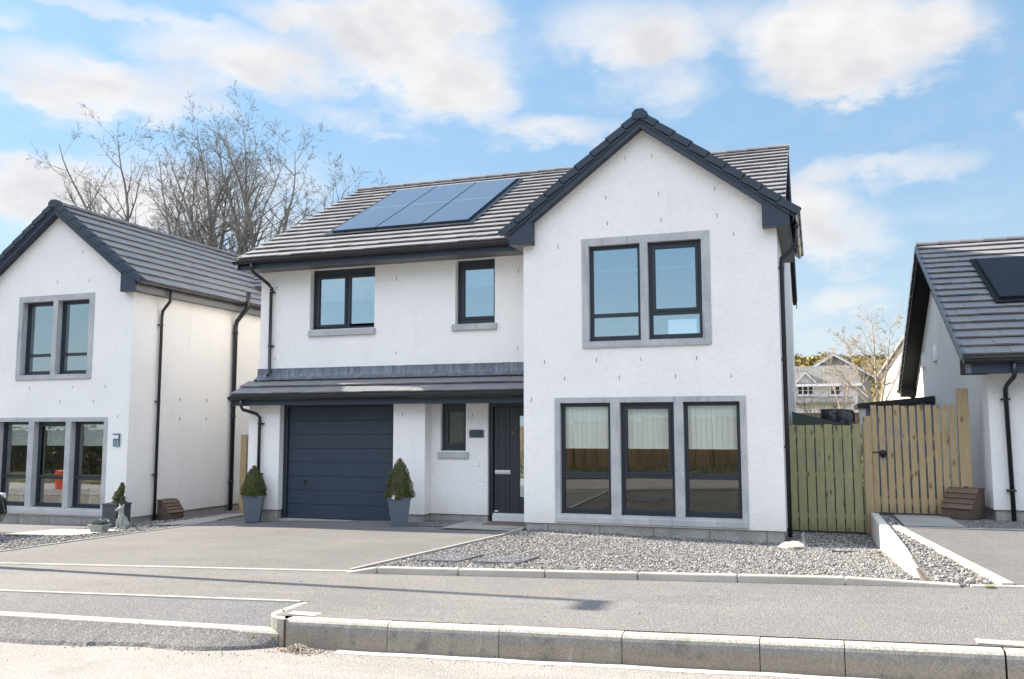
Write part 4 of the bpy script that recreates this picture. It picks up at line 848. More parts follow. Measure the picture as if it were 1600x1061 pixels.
for k in range(14):
    a = k * 6.283 / 14; m.tube([c, c + Vector((math.cos(a) * .17, random.Random(k).uniform(-.04, .04), math.sin(a) * .17))], [.012, .004], 5)
m.tube([c, (-12.12, .88, zs_ - .02)], .006, 5); m.build('star_ornament', 'dull_steel', None, loc=(-12.12, .98, zs_), label='grey spiky star ornament standing behind the pictures in the leftmost window', cat='ornament')

# ------------------------------------------------------------------ RIGHT HOUSE
HR = thing('house', 'white single-storey house on the right with dark tiled roof falling toward the street', 'house', (9.5, 1.6, .1), 'white rendered new-build houses')
zt2 = lambda y: 2.73 + .5 * (y - .8)
m = MB(); m.poly([(7.4, 1.3, .31), (7.4, 11.9, .31), (7.4, 11.9, 2.9), (7.4, 6.6, zt2(6.6) - .16), (7.4, 1.3, zt2(1.3) - .16)]); m.quad((7.4, 1.3, .31), (16, 1.3, .31), (16, 1.3, 2.85), (7.4, 1.3, 2.85)); m.quad((7.4, 11.9, .31), (16, 11.9, .31), (16, 11.9, 2.85), (7.4, 11.9, 2.85)); m.poly([(16, 1.3, .31), (16, 11.9, .31), (16, 11.9, 2.9), (16, 6.6, zt2(6.6) - .16), (16, 1.3, zt2(1.3) - .16)])
m.build('wall', 'white_render', HR)
m = MB(); m.box(7.43, 15.97, 1.33, 11.87, -.5, .307); m.build('plinth', 'plinth_block', HR)
d2 = math.hypot(1, .5); m = MB(); tiles(m, (7.02, .8, zt2(.8)), (1, 0, 0), (0, 1, .5), 9.4, 5.8 * d2, gauge=.36, seed=41, tw=.33, lift=.04); tiles(m, (7.02, 12.4, zt2(.8)), (1, 0, 0), (0, -1, .5), 9.4, 5.8 * d2, gauge=.36, tw=1., seed=42); ridge(m, (7.0, 6.6, zt2(6.6) + .06), (16.4, 6.6, zt2(6.6) + .06)); rf = m.build('roof', 'roof_tile', HR)
m = MB(); Vv = Vector((0, 1, .5)).normalized(); Nv = Vector((0, -.5, 1)).normalized(); P0 = Vector((7.0, .8, zt2(.8))); n = 18; g = 5.8 * d2 / n
for i in range(n): fr_hexa(m, P0, Vector((1, 0, 0)), Vv, Nv, -.012, .035, i * g - .01, (i + 1) * g - .012, -.10, .047, -.135, .012)
P0 = Vector((7.0, 12.4, zt2(.8))); Vv = Vector((0, -1, .5)).normalized(); Nv = Vector((0, .5, 1)).normalized()
for i in range(n): fr_hexa(m, P0, Vector((1, 0, 0)), Vv, Nv, -.012, .035, i * g - .01, (i + 1) * g - .012, -.10, .047, -.135, .012)
m.build('verge_cap', 'lead', rf)
for s_ in (1, -1):
    m = MB(); yv = lambda y: y if s_ > 0 else 13.2 - y
    m.prism([(yv(.84), zt2(.84) - .07), (yv(6.6), zt2(6.6) - .07), (yv(6.6), zt2(6.6) - .32), (yv(.84), zt2(.84) - .28)], 'x', 7.03, 7.05)
    m.prism([(yv(1.0), zt2(1.0) - .25), (yv(6.6), zt2(6.6) - .25), (yv(6.6), zt2(6.6) - .262), (yv(1.0), zt2(1.0) - .262)], 'x', 7.051, 7.41)
    a, b = sorted((yv(.86), yv(1.34))); m.prism([(a, 2.45), (b, 2.45), (b, zt2(1.34) - .1), (a, zt2(.86) - .05)] if s_ > 0 else [(b, 2.45), (a, 2.45), (a, zt2(1.34) - .1), (b, zt2(.86) - .05)], 'x', 7.028, 7.4)
    m.build('barge_board', 'black_matt', HR)
m = MB(); m.box(7.03, 7.12, .835, .858, 2.45, 2.68); m.build('eaves_end', 'lead', HR)
m = MB(); m.box(7.121, 16.3, .84, .858, 2.45, 2.66); m.cur = 1; m.box(7.42, 16.3, .86, 1.3, 2.46, 2.472); m.build('fascia', ['anthracite_matt', 'soffit'], HR)
m = MB(); gutter(m, (7.0, .77, 2.66), (16.4, .77, 2.66), (0, -1, 0), .062); m.build('gutter', 'black_plastic', HR); m = MB(); gutter(m, (7.0, 12.43, 2.66), (16.4, 12.43, 2.66), (0, 1, 0), .062); m.build('gutter', 'black_plastic', HR)
m = MB(); m.tube([(7.70, .77, 2.62), (7.70, .77, 2.44), (7.69, .80, 2.38), (7.65, 1.12, 2.28), (7.64, 1.22, 2.2), (7.66, 1.22, .02)], .036, 12); clip(m, 7.64, 1.22, 2.05, 1.305, .036); clip(m, 7.65, 1.22, .62, 1.305, .036); m.build('downpipe', 'black_plastic', HR)
m = MB(); m.tube([(6.97, 12.4, 2.62), (7.3, 12.1, 2.45), (7.36, 12.0, 2.4)], .04, 10); m.build('downpipe', 'black_plastic', HR)
for yy in (9.67, 7.39):
    m = MB(); V = []; 
    for i in range(3):
        for k in range(9): a = math.pi * k / 8; V.append((7.4 - (.0, .055, .07)[i], yy + math.cos(a) * (.21, .19, .02)[i] * 1.0, 3.12 + math.sin(a) * (.36, .33, .2)[i] - .0))
    m.add(V, [(i * 9 + k, i * 9 + k + 1, (i + 1) * 9 + k + 1, (i + 1) * 9 + k) for i in range(2) for k in range(8)]); m.box(7.34, 7.4, yy - .2, yy + .2, 3.10, 3.12); m.build('wall_vent', 'white_upvc', HR)
m = MB(); P0 = Vector((7.93, 2.95, zt2(2.95))); Vv = Vector((0, 1, .5)).normalized(); Nv = Vector((0, -.5, 1)).normalized()
fr_hexa(m, P0, Vector((1, 0, 0)), Vv, Nv, -.06, 6, -.1, 2.62, .03, .06, .02, .06); tr = m.build('solar_tray', 'black_matt', HR)
for c_ in range(3):
    m = MB(); fr_hexa(m, P0, Vector((1, 0, 0)), Vv, Nv, .02 + c_ * 1.72, 1.70 + c_ * 1.72, .04, 2.48, .062, .10, .062, .10); pn = m.build('solar_panel', 'black_matt', HR)
    m = MB(); fr_hexa(m, P0, Vector((1, 0, 0)), Vv, Nv, .035 + c_ * 1.72, 1.685 + c_ * 1.72, .055, 2.465, .101, .106, .101, .106); m.build('cells', 'solar_cell_shaded', pn)

# ------------------------------------------------------------------ paths, covers, mats
def slab_sheet(name, c, f, dz, label=None): return sheet(name, 'slab', c, f, 4, 4, dz, kind='structure')
slab_sheet('path', [(-1.42, -.30), (-.02, -.30), (-.02, 1.0), (-1.42, 1.0)], lambda x, y: -.125, .012)
slab_sheet('path', [(-9.6, -2.0), (-7.55, -2.3), (-7.55, -.9), (-9.6, -.62)], gz, .012)
slab_sheet('path', [(-8.0, .1), (DL(0.1) - .08, .1), (DL(2.) - .05, 2.6), (-8.0, 2.6)], gz, .012)
slab_sheet('path', [(5.95, -.45), (6.75, -.45), (6.75, 1.66), (5.95, 1.66)], gzr, .010)
m = MB(); m.box(-.92, -.06, .40, .92, -.112, -.097); m.build('door_mat', 'coir', None, bevel=.003, loc=(-.5, .66, -.112), label='brown coir door mat on the slab in front of the dark front door', cat='door mat')
for (a, b, c, d_), lab in zip(MAN, ('gravel-filled inspection cover nearest the driveway edging', 'gravel-filled inspection cover further from the driveway, set in the gravel')):
    z = max(gz(a, c), gz(b, d_)) + .012
    t_ = thing('inspection_cover', lab, 'drain cover', ((a + b) / 2, (c + d_) / 2, z), 'inspection covers in the gravel')
    m = MB(); f = lambda x, y: gz(x, y) + .02
    for x0, x1, y0, y1 in ((a, a + .02, c, d_), (b - .02, b, c, d_), (a + .02, b - .02, c, c + .02), (a + .02, b - .02, d_ - .02, d_)):
        m.hexa([(x, y, gz(x, y) - .06) for y in (y0, y1) for x in (x0, x1)] + [(x, y, f(x, y)) for y in (y0, y1) for x in (x0, x1)])
    m.build('frame', 'ramp_asphalt', t_)
    m = MB(); m.add([(x, y, f(x, y) - .008) for y in (c + .021, d_ - .021) for x in (a + .021, b - .021)], [(0, 1, 3, 2)]); m.build('tray', 'ramp_asphalt', t_)
    sp = [(rd.uniform(a + .03, b - .03), rd.uniform(c + .03, d_ - .03)) for _ in range(1300)]
    o = stones('fill', [(x, y, f(x, y) - .006, rd.uniform(.006, .012)) for x, y in sp], 'pebble_dark', kind='stuff'); o.parent = t_; o.location = -Vector(t_.location); 
m = MB(); m.box(4.93, 5.23, -1.62, -1.52, gz(5, -1.6) - .01, gz(5, -1.6) + .016); m.build('drain_channel', 'black_plastic', None, bevel=.004, loc=(5.08, -1.57, gz(5, -1.6)), label='short black drain strip lying in the sunlit gravel near the low wall', cat='drain')

def blob(name, c, r, matn, seed, label=None, cat=None, sub=3, amp=.25, fr=2.2, flat=None, parent=None, smooth=False, group=None, box=None):
    import bmesh
    bm = bmesh.new(); bmesh.ops.create_icosphere(bm, subdivisions=sub, radius=1.)
    for v in bm.verts:
        n_ = noise.noise(v.co * fr + Vector((seed * 7.1, seed, 0))); v.co *= 1 + amp * n_
        v.co = Vector((v.co.x * r[0], v.co.y * r[1], v.co.z * r[2]))
        if flat is not None and v.co.z < flat: v.co.z = flat
        if box: v.co = Vector([max(-b_, min(b_, q)) for q, b_ in zip(v.co, box)])
    me = bpy.data.meshes.new(name); bm.to_mesh(me); bm.free(); me.materials.append(MAT[matn])
    for p in me.polygons: p.use_smooth = smooth
    o = bpy.data.objects.new(name, me); COL.objects.link(o)
    if parent: o.parent = parent; o.location = Vector(c) - ORG[parent.name]; ORG[o.name] = Vector(c)
    else: o.location = c; tag(o, label, cat, group)
    return o
blob('rock', (4.40, -.98, gz(4.4, -.95) + .035), (.20, .13, .085), 'pale_rock', 4, 'pale angular rock on the gravel by the right corner of the tall gable', 'rock', 3, .5, 1.4, -.05)
for i, (x, y) in enumerate(((5.52, -1.62), (5.50, -2.35), (5.42, -1.95))):
    blob('leaf_litter', (x, y, gz(x, y) + .012), (.035, .03, .012), 'orange_plastic' if 0 else 'brown_wood', i + 3, ('small curled brown leaf nearest the house shadow', 'small curled brown leaf farthest from the house', 'small curled brown leaf between two others')[i] + ' beside the low wall', 'leaf', 2, .6, 2.5, group='dead leaves by the low wall')
blob('moss_tuft', (6.12, -6.10, zpave(6.1, -6.1) + .01), (.045, .02, .012), 'moss', 2, 'tuft of green moss in the pavement edge at the right driveway', 'moss', 2, .6, 3.)
blob('moss_tuft', (.40, -8.22, zroad(.4, -8.2) + .06), (.03, .02, .02), 'moss', 5, 'tuft of moss at the foot of the rounded kerb corner', 'moss', 2, .6, 3.)

# low retaining wall beside the right plot
m = MB(); ys = [1.66, .2, -1.4, -3.4, -5.2]; tops = [.175, .20, .225, .245, .195]; V = []
for y, t in zip(ys, tops):
    for x, z in ((5.60, gz(5.6, y) - .3), (5.60, t - .02), (5.62, t), (5.72, t), (5.735, t - .02), (5.735, gz(5.6, y) - .3)): V.append((x, y, z))
m.add(V, [(i * 6 + j, i * 6 + (j + 1) % 6, (i + 1) * 6 + (j + 1) % 6, (i + 1) * 6 + j) for i in range(4) for j in range(6)] + [tuple(range(6))[::-1], tuple(range(24, 30))])
m.build('garden_wall', 'rough_mortar', None, bevel=.006, loc=(5.66, -1.2, -.1), label='low pale concrete wall running from the fence down into the gravel', cat='wall')

# ------------------------------------------------------------------ fences and gate
def boards(par, x0, x1, y, z0, z1, bw, gap, matn, seed, thick=.02, jit=.012, name='board'):
    rd = random.Random(seed); x = x0
    while x + bw * .5 < x1:
        b = min(x + bw, x1); tl = rd.uniform(-.004, .004); j = rd.uniform(-jit, jit)
        m = MB(); m.hexa([(x, y, z0 + rd.uniform(-.006, .006)), (b, y, z0), (x, y + thick, z0), (b, y + thick, z0), (x + tl, y, z1 + j), (b + tl, y, z1 + j), (x + tl, y + thick, z1 + j), (b + tl, y + thick, z1 + j)])
        m.build(name, matn, par, bevel=.002); x += bw + gap + rd.uniform(-.003, .003)
FN = thing('fence_panel', 'greenish treated timber fence panel between the tall gable and the higher gate', 'fence', (4.95, 1.72, -.18))
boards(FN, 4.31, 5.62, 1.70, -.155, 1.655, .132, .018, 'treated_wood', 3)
for z in (.05, .75, 1.42): m = MB(); m.box(4.30, 5.60, 1.722, 1.77, z, z + .09); m.build('rail', 'treated_wood', FN)
m = MB(); m.box(5.54, 5.665, 1.655, 1.76, -.18, 1.80); m.build('gate_post', 'tan_wood', None, bevel=.004, loc=(5.59, 1.71, .12), label='square timber post between the green fence panel and the tan gate', cat='post', group='timber gate posts')
GT = thing('garden_gate', 'tan timber garden gate of narrow upright boards with black ring latch', 'gate', (6.3, 1.72, .16))
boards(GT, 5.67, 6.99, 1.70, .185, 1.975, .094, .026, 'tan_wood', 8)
for z in (.32, 1.38): m = MB(); m.box(5.69, 6.97, 1.722, 1.76, z, z + .10); m.build('rail', 'tan_wood', GT)
m = MB(); m.hexa([(5.75, 1.723, .42), (5.86, 1.723, .42), (5.75, 1.757, .42), (5.86, 1.757, .42), (6.80, 1.723, 1.38), (6.91, 1.723, 1.38), (6.80, 1.757, 1.38), (6.91, 1.757, 1.38)]); m.build('brace', 'tan_wood', GT)
m = MB(); m.tube([(5.84, 1.70, 1.17), (5.84, 1.684, 1.17)], .062, 20); m.tube([(5.84 + .045 * math.cos(a * .5236), 1.675, 1.15 + .045 * math.sin(a * .5236)) for a in range(13)], .008, 8); m.box(5.68, 5.84, 1.688, 1.699, 1.18, 1.20); m.build('latch', 'black_plastic', GT)
m = MB(); m.box(7.0, 7.17, 1.655, 1.76, .12, 2.25); m.build('gate_post', 'tan_wood', None, bevel=.004, loc=(7.1, 1.71, .12), label='tall timber post standing against the right house beside the gate', cat='post', group='timber gate posts')
FB = thing('side_fence', 'timber fence panel in the gap between the left house and the garage', 'fence', (-7.0, 2.72, -.36))
boards(FB, -7.55, -6.14, 2.70, -.33, 1.42, .14, .015, 'tan_wood', 12)
m = MB(); m.box(-7.55, -6.14, 2.722, 2.76, .8, .9); m.build('rail', 'tan_wood', FB)
m = MB(); m.box(-7.73, -7.57, 2.62, 2.78, -.36, 1.46); m.build('post', 'tan_wood', FB, bevel=.005)

# brown slatted meter boxes
def slatbox(name, cx, cy, z0, w_, dep, h, rot, label, group):
    M = Matrix.Translation((cx, cy, z0)) @ Matrix.Rotation(R(rot), 4, 'Z'); t_ = thing(name, label, 'storage box', (cx, cy, z0), group)
    def put(m, nm, mt): m.v = [tuple(M @ Vector(p)) for p in m.v]; return m.build(nm, mt, t_, bevel=.006)
    m = MB(); m.prism([(0, 0), (dep, 0), (dep, h), (dep * .55, h), (.0, h * .32)], 'x', -w_ / 2, w_ / 2); put(m, 'body', 'brown_wood')
    sl = Vector((0, dep * .55, h * .68)); n_ = 4; nv = Vector((0, -sl.z, sl.y)).normalized()
    m = MB()
    for i in range(n_):
        a = Vector((0, -.004, h * .32)) + sl * (i / n_); b = Vector((0, -.004, h * .32)) + sl * ((i + 1) / n_)
        X = Vector((w_ / 2 + .012, 0, 0)); m.hexa([a - X + nv * .006, a + X + nv * .006, b - X + nv * .002, b + X + nv * .002, a - X + nv * .034, a + X + nv * .034, b - X + nv * .016, b + X + nv * .016])
    m.box(-w_ / 2 - .012, w_ / 2 + .012, dep * .55, dep + .005, h + .001, h + .022); put(m, 'lid', 'brown_wood')
    m = MB(); m.box(-.03, .03, dep * .7, dep * .85, h + .022, h + .036); put(m, 'hinge', 'black_plastic')
slatbox('slatted_box', -8.62, 1.62, -.38, .42, .42, .40, 82, 'brown wooden box with sloping slatted lid against the side of the left house', 'brown slatted boxes')
slatbox('slatted_box', 6.86, 1.32, .15, .48, .46, .46, -35, 'brown wooden box with sloping slatted lid beside the gate and right house', 'brown slatted boxes')

# ------------------------------------------------------------------ planters and topiary
def sqpot(par, cx, cy, z0, wt, wb, h, rot, matn):
    M = Matrix.Translation((cx, cy, z0)) @ Matrix.Rotation(R(rot), 4, 'Z')
    def ring(w_, z): return [M @ Vector((a * w_ / 2, b * w_ / 2, z)) for a, b in ((-1, -1), (1, -1), (1, 1), (-1, 1))]
    m = MB(); rs = [ring(wb, 0), ring(wt, h - .03), ring(wt + .025, h - .03), ring(wt + .03, h), ring(wt - .03, h), ring(wt - .05, h - .05)]
    V = [p for r_ in rs for p in r_]; m.add(V, [(i * 4 + j, i * 4 + (j + 1) % 4, (i + 1) * 4 + (j + 1) % 4, (i + 1) * 4 + j) for i in range(5) for j in range(4)] + [(3, 2, 1, 0)])
    m.cur = 1; m.add(rs[5], [(0, 1, 2, 3)]); return m.build('pot', [matn, 'soil'], par, bevel=.004)
def leaves(m, pts, size, rd):
    for p, nrm in pts:
        a = Vector((rd.uniform(-1, 1), rd.uniform(-1, 1), rd.uniform(-1, 1))).normalized(); b = (nrm + a * .8).normalized(); u = b.orthogonal().normalized(); v = b.cross(u); th = rd.uniform(0, 6.28)
        u2 = u * math.cos(th) + v * math.sin(th); v2 = b.cross(u2); s = size * rd.uniform(.6, 1.3)
        m.add([p - u2 * s, p - v2 * s * .45 + b * s * .2, p + u2 * s, p + v2 * s * .45 + b * s * .2], [(0, 1, 2, 3)])
def conetopiary(par, cx, cy, z0, r, h, seed, n=5200, size=.016):
    rd = random.Random(seed); m = MB(); pts = []
    for _ in range(n):
        t = 1 - math.sqrt(rd.random()) if rd.random() < .85 else rd.random(); t = max(0, min(1, t)); a = rd.uniform(0, 6.283)
        prof = r * (1 - t ** 2.1) ** .9 * (1 if t > .06 else .88 + t * 2)
        rr = prof * (1 + .20 * noise.noise(Vector((math.cos(a) * 2.2, math.sin(a) * 2.2, t * 5 + seed)))) * (1 - .3 * rd.random() ** 3) + abs(rd.gauss(0, .012))
        pts.append((Vector((cx + rr * math.cos(a), cy + rr * math.sin(a), z0 + t * h)), Vector((math.cos(a), math.sin(a), .5))))
    leaves(m, pts, size, rd); m.build('foliage', 'leaf', par)
    m = MB(); m.lathe([(r * .80, .0), (r * .80, h * .2), (r * .66, h * .5), (r * .34, h * .8), (.01, h * .95)], (cx, cy, z0), 14); m.build('inner_branches', 'shrub_twig', par)
    m = MB(); m.tube([(cx, cy, z0 - .06), (cx, cy, z0 + .1)], .018, 8); m.build('stem', 'bark', par)
for (cx, cy, z0, rt, lab, sd) in ((-5.73, .36, -.215, 28, 'cone topiary in grey square planter left of the garage door beneath the downpipe', 1), (-2.38, .02, -.165, 24, 'cone topiary in grey square planter right of the garage door with small white tag', 2)):
    t_ = thing('potted_topiary', lab, 'potted plant', (cx, cy, z0), 'cone topiaries either side of the garage door')
    sqpot(t_, cx, cy, z0, .385 if sd == 1 else .40, .265, .51 if sd == 1 else .53, rt, 'planter_plastic'); h0 = z0 + (.49 if sd == 1 else .51)
    conetopiary(t_, cx, cy, h0, .22 if sd == 1 else .235, .60 if sd == 1 else .72, sd)
    if sd == 2:
        m = MB(); M = Matrix.Translation((cx + .0, cy - .24, h0 + .04)) @ Matrix.Rotation(R(30), 4, 'Y'); m.box(-.03, .03, -.002, .002, -.035, .035, M); m.build('plant_tag', 'white_upvc', t_)
# dark cube planter with spiral bush
t_ = thing('potted_topiary', 'twisted slim topiary in large dark cube planter at the corner of the left house', 'potted plant', (-8.72, -.1, -.40))
M0 = (-8.74, -.02); sqpot(t_, M0[0], M0[1], -.40, .38, .37, .50, -4, 'dark_planter')
m = MB(); rd = random.Random(9); pts = []
for _ in range(3600):
    t = rd.random() ** 1.3; a0 = t * 9.; cx = M0[0] + .02 + .10 * t + .02 * math.cos(a0) * (1 - t * .6); cy = M0[1] + .02 * math.sin(a0) * (1 - t * .6); r_ = (.125 * (1 - t) ** .75 + .018) * (1 + .10 * math.sin(t * 26)); a = rd.uniform(0, 6.28); q = math.sqrt(rd.uniform(.4, 1.1))
    pts.append((Vector((cx + math.cos(a) * r_ * q, cy + math.sin(a) * r_ * q, .08 + t * .43)), Vector((math.cos(a), math.sin(a), .4))))
leaves(m, pts, .014, rd); m.build('foliage', 'leaf', t_)
m = MB(); m.tube([(M0[0] + .02, M0[1], .04), (M0[0] + .06, M0[1], .3), (M0[0] + .11, M0[1], .48)], [.03, .022, .005], 8); m.build('stem', 'shrub_twig', t_)
# stone trough with succulents
t_ = thing('stone_trough', 'weathered stone trough planted with grey-green succulents in front of the cube planter', 'planter', (-7.78, -1.45, -.3))
m = MB(); C0 = Vector((-7.78, -1.45, gz(-7.78, -1.45) + .004)); 
for z0, z1, w0, w1 in ((0, .11, .24, .32), (.11, .14, .35, .36)):
    m.hexa([C0 + Vector((a * w0 / 2, b * w0 * .32, z0)) for b in (-1, 1) for a in (-1, 1)] + [C0 + Vector((a * w1 / 2, b * w1 * .32, z1)) for b in (-1, 1) for a in (-1, 1)])
m.cur = 1; m.box(C0.x - .14, C0.x + .14, C0.y - .09, C0.y + .09, C0.z + .14, C0.z + .145); m.build('trough', ['grey_stone_ornament', 'soil'], t_, bevel=.01)
m = MB(); rd = random.Random(4)
for k in range(15):
    c = C0 + Vector((rd.uniform(-.14, .12), rd.uniform(-.08, .08), .14)); s = rd.uniform(.05, .09); tall = rd.random() < .5
    for i in range(22):
        a = i * 2.4; e = .3 + .9 * i / 22 + (.3 if tall else 0); dv = Vector((math.cos(a) * math.cos(e), math.sin(a) * math.cos(e), math.sin(e))); sd_ = dv.cross(Vector((0, 0, 1))).normalized() * s * .18
        p = c + dv * s * (1.4 if tall else .9); m.add([c - sd_ * .6, c + sd_ * .6, c + dv * s * .6 + sd_, p, c + dv * s * .6 - sd_], [(0, 1, 2, 3, 4)])
m.build('succulent_plant', 'succulent', t_)
# seated dog ornament
dg = bpy.data.meshes.new('dog_ornament'); import bmesh
bm = bmesh.new()
def ell(c, r, rot=(0, 0, 0)):
    M = Matrix.Translation(c) @ Matrix.Rotation(rot[2], 4, 'Z') @ Matrix.Rotation(rot[1], 4, 'Y') @ Matrix.Rotation(rot[0], 4, 'X') @ Matrix.Diagonal((*r, 1)); bmesh.ops.create_icosphere(bm, subdivisions=3, radius=1, matrix=M)
D0 = Vector((-7.80, -.86, gz(-7.8, -.9) + .012))
ell(D0 + Vector((0, .02, .12)), (.085, .10, .13)); ell(D0 + Vector((0, -.02, .21)), (.065, .065, .11), (.2, 0, 0)); ell(D0 + Vector((0, -.04, .315)), (.048, .05, .07)); ell(D0 + Vector((-.005, -.05, .385)), (.058, .062, .055)); ell(D0 + Vector((-.02, -.12, .37)), (.03, .05, .028))
for s in (-1, 1):
    ell(D0 + Vector((s * .075, .03, .07)), (.045, .085, .075)); ell(D0 + Vector((s * .042, -.085, .10)), (.025, .025, .11), (.05, 0, 0)); ell(D0 + Vector((s * .042, -.115, .015)), (.028, .045, .02)); ell(D0 + Vector((s * .045, -.035, .445)), (.018, .012, .035), (0, s * .3, 0)); ell(D0 + Vector((s * .085, -.05, .02)), (.03, .06, .022))
ell(D0 + Vector((.06, .13, .03)), (.02, .07, .02), (0, 0, .8))
bm.to_mesh(dg); bm.free(); dg.materials.append(MAT['grey_stone_ornament'])
for v in dg.vertices: v.co -= D0
do = bpy.data.objects.new('dog_ornament', dg); COL.objects.link(do); do.location = D0; md = do.modifiers.new('r', 'REMESH'); md.mode = 'VOXEL'; md.voxel_size = .008; md.use_smooth_shade = True
tag(do, 'small grey stone figure of a sitting dog beside the stone trough', 'garden ornament')

# ------------------------------------------------------------------ lamp post (outside the frame; its shadow lies on the pavement)
LB = Vector((-5.50, -6.20, zpave(-5.50, -6.20)))
t_ = thing('street_lamp', 'grey steel street lamp whose long thin shadow lies across the pavement', 'street lamp', LB)
m = MB(); m.tube([LB, LB + Vector((0, 0, 1.1)), LB + Vector((0, 0, 1.12)), LB + Vector((0, 0, 5.20))], [.075, .075, .060, .045], 14); m.build('pole', 'dull_steel', t_)
m = MB(); m.tube([LB + Vector((0, .02, 5.17)), LB + Vector((0, -.0, 5.22)), LB + Vector((0, -.06, 5.26))], .03, 10); m.build('arm', 'dull_steel', t_)
m = MB(); p = LB + Vector((0, -.16, 5.28)); m.hexa([p + Vector((a * .10, b * .2, -.03)) for b in (-1, 1) for a in (-1, 1)] + [p + Vector((a * .07, b * .2, .05)) for b in (-1, 1) for a in (-1, 1)]); m.build('lamp_head', 'dull_steel', t_, bevel=.01)

# ------------------------------------------------------------------ parked car, nose just inside the left edge
CX, CY0, CY1 = -10.30, -5.93, -1.9; zc = gz(CX, -4) + .0
t_ = thing('parked_car', 'black car parked on the left driveway with only its front corner in view', 'car', (CX, -4, zc))
prof = [(0, .34), (.02, .62), (.12, .86), (.25, .98), (3.05, .92), (3.75, .80), (4.0, .62), (4.05, .36), (3.95, .20), (.08, .20)]
m = MB(); V = []; cs = [(-.88, .90), (-.82, .97), (-.6, 1.0), (0, 1.01), (.6, 1.0), (.82, .97), (.88, .90)]
for xo, k in cs:
    for y, z in prof:
        yy = (y - 2.02) * (k if abs(y - 2.02) > 1.2 else 1) + 2.02; V.append((CX + xo, CY0 + yy, zc + .2 + (z - .2) * (k if z > .4 else 1) ** .6))
n_ = len(prof); m.sm = True; m.add(V, [(i * n_ + j, i * n_ + (j + 1) % n_, (i + 1) * n_ + (j + 1) % n_, (i + 1) * n_ + j) for i in range(6) for j in range(n_)] + [tuple(range(n_))[::-1], tuple(range(6 * n_, 7 * n_))]); m.build('body', 'car_paint', t_)
m = MB(); cp = [(.15, .95, .74), (.55, 1.42, .60), (1.0, 1.47, .58), (2.2, 1.44, .58), (3.0, .93, .74)]
V = [(CX + s * w_, CY0 + y, zc + z) for s in (-1, 1) for y, z, w_ in cp]; m.add(V, [(0, 1, 2, 3, 4), (9, 8, 7, 6, 5)] + [(i, 5 + i, 6 + i, 1 + i) for i in range(4)]); m.build('windows', 'dark_glass', t_)
m = MB(); V = [(CX + s * (w_ - .03), CY0 + y, zc + z + .012) for s in (-1, 1) for y, z, w_ in cp[1:4]]; m.add(V, [(0, 3, 4, 1), (1, 4, 5, 2)]); m.build('roof', 'car_paint', t_)
for s in (-1, 1):
    for y in (.75, 3.25):
        c = Vector((CX + s * .80, CY0 + y, zc + .31)); m = MB(); m.tube([c - Vector((.10, 0, 0)), c + Vector((.10, 0, 0))], .31, 24); wl = m.build('wheel', 'rubber', t_)
        m = MB(); m.tube([c + Vector((s * .09, 0, 0)), c + Vector((s * .108, 0, 0))], .2, 20); m.build('rim', 'steel', wl)
    m = MB(); m.box(CX + s * .62 - .18, CX + s * .62 + .18, CY0 + 3.86, CY0 + 3.97, zc + .60, zc + .72); m.build('headlight', 'dull_steel', t_, bevel=.02)
    m = MB(); m.box(CX + s * .97 - .1, CX + s * .97 + .1, CY0 + 2.62, CY0 + 2.72, zc + .95, zc + 1.09); m.build('door_mirror', 'car_paint', t_, bevel=.03)

# ------------------------------------------------------------------ behind the fence
m = MB(); m.prism([(4.34, -.1), (5.48, -.1), (5.48, 1.63), (4.34, 1.92)], 'y', 3.7, 4.6); m.build('log_store', 'garden_slope', None, loc=(4.9, 4.1, -.1), label='dark green-grey lean-to store with sloping top behind the green fence panel', cat='shed')
t_ = blob('barbecue_cover', (5.21, 5.2, 1.25), (.50, .42, .95), 'black_cover', 3, 'lumpy black weather cover over a barbecue behind the fence', 'barbecue', 4, .35, 1.6, smooth=True, box=(.33, .32, .74))
SH = thing('garden_shed', 'small blue-grey shed with black sloping roof beside the right house', 'shed', (6.6, 8.6, .1))
m = MB(); m.prism([(5.95, -.1), (7.36, -.1), (7.36, 2.18), (5.95, 2.05)], 'y', 8.0, 9.8); m.build('wall', 'shed_blue', SH)
m = MB(); m.prism([(5.72, 2.06), (7.38, 2.20), (7.38, 2.33), (5.72, 2.17)], 'y', 7.85, 9.95); m.build('roof', 'black_plastic', SH)
m = MB(); m.box(5.76, 5.90, 7.92, 8.0, 1.2, 2.04); m.build('corner_post', 'white_upvc', SH)
m = MB(); m.box(6.25, 6.95, 7.985, 7.999, .0, 1.9); m.build('door', 'shed_blue', SH)

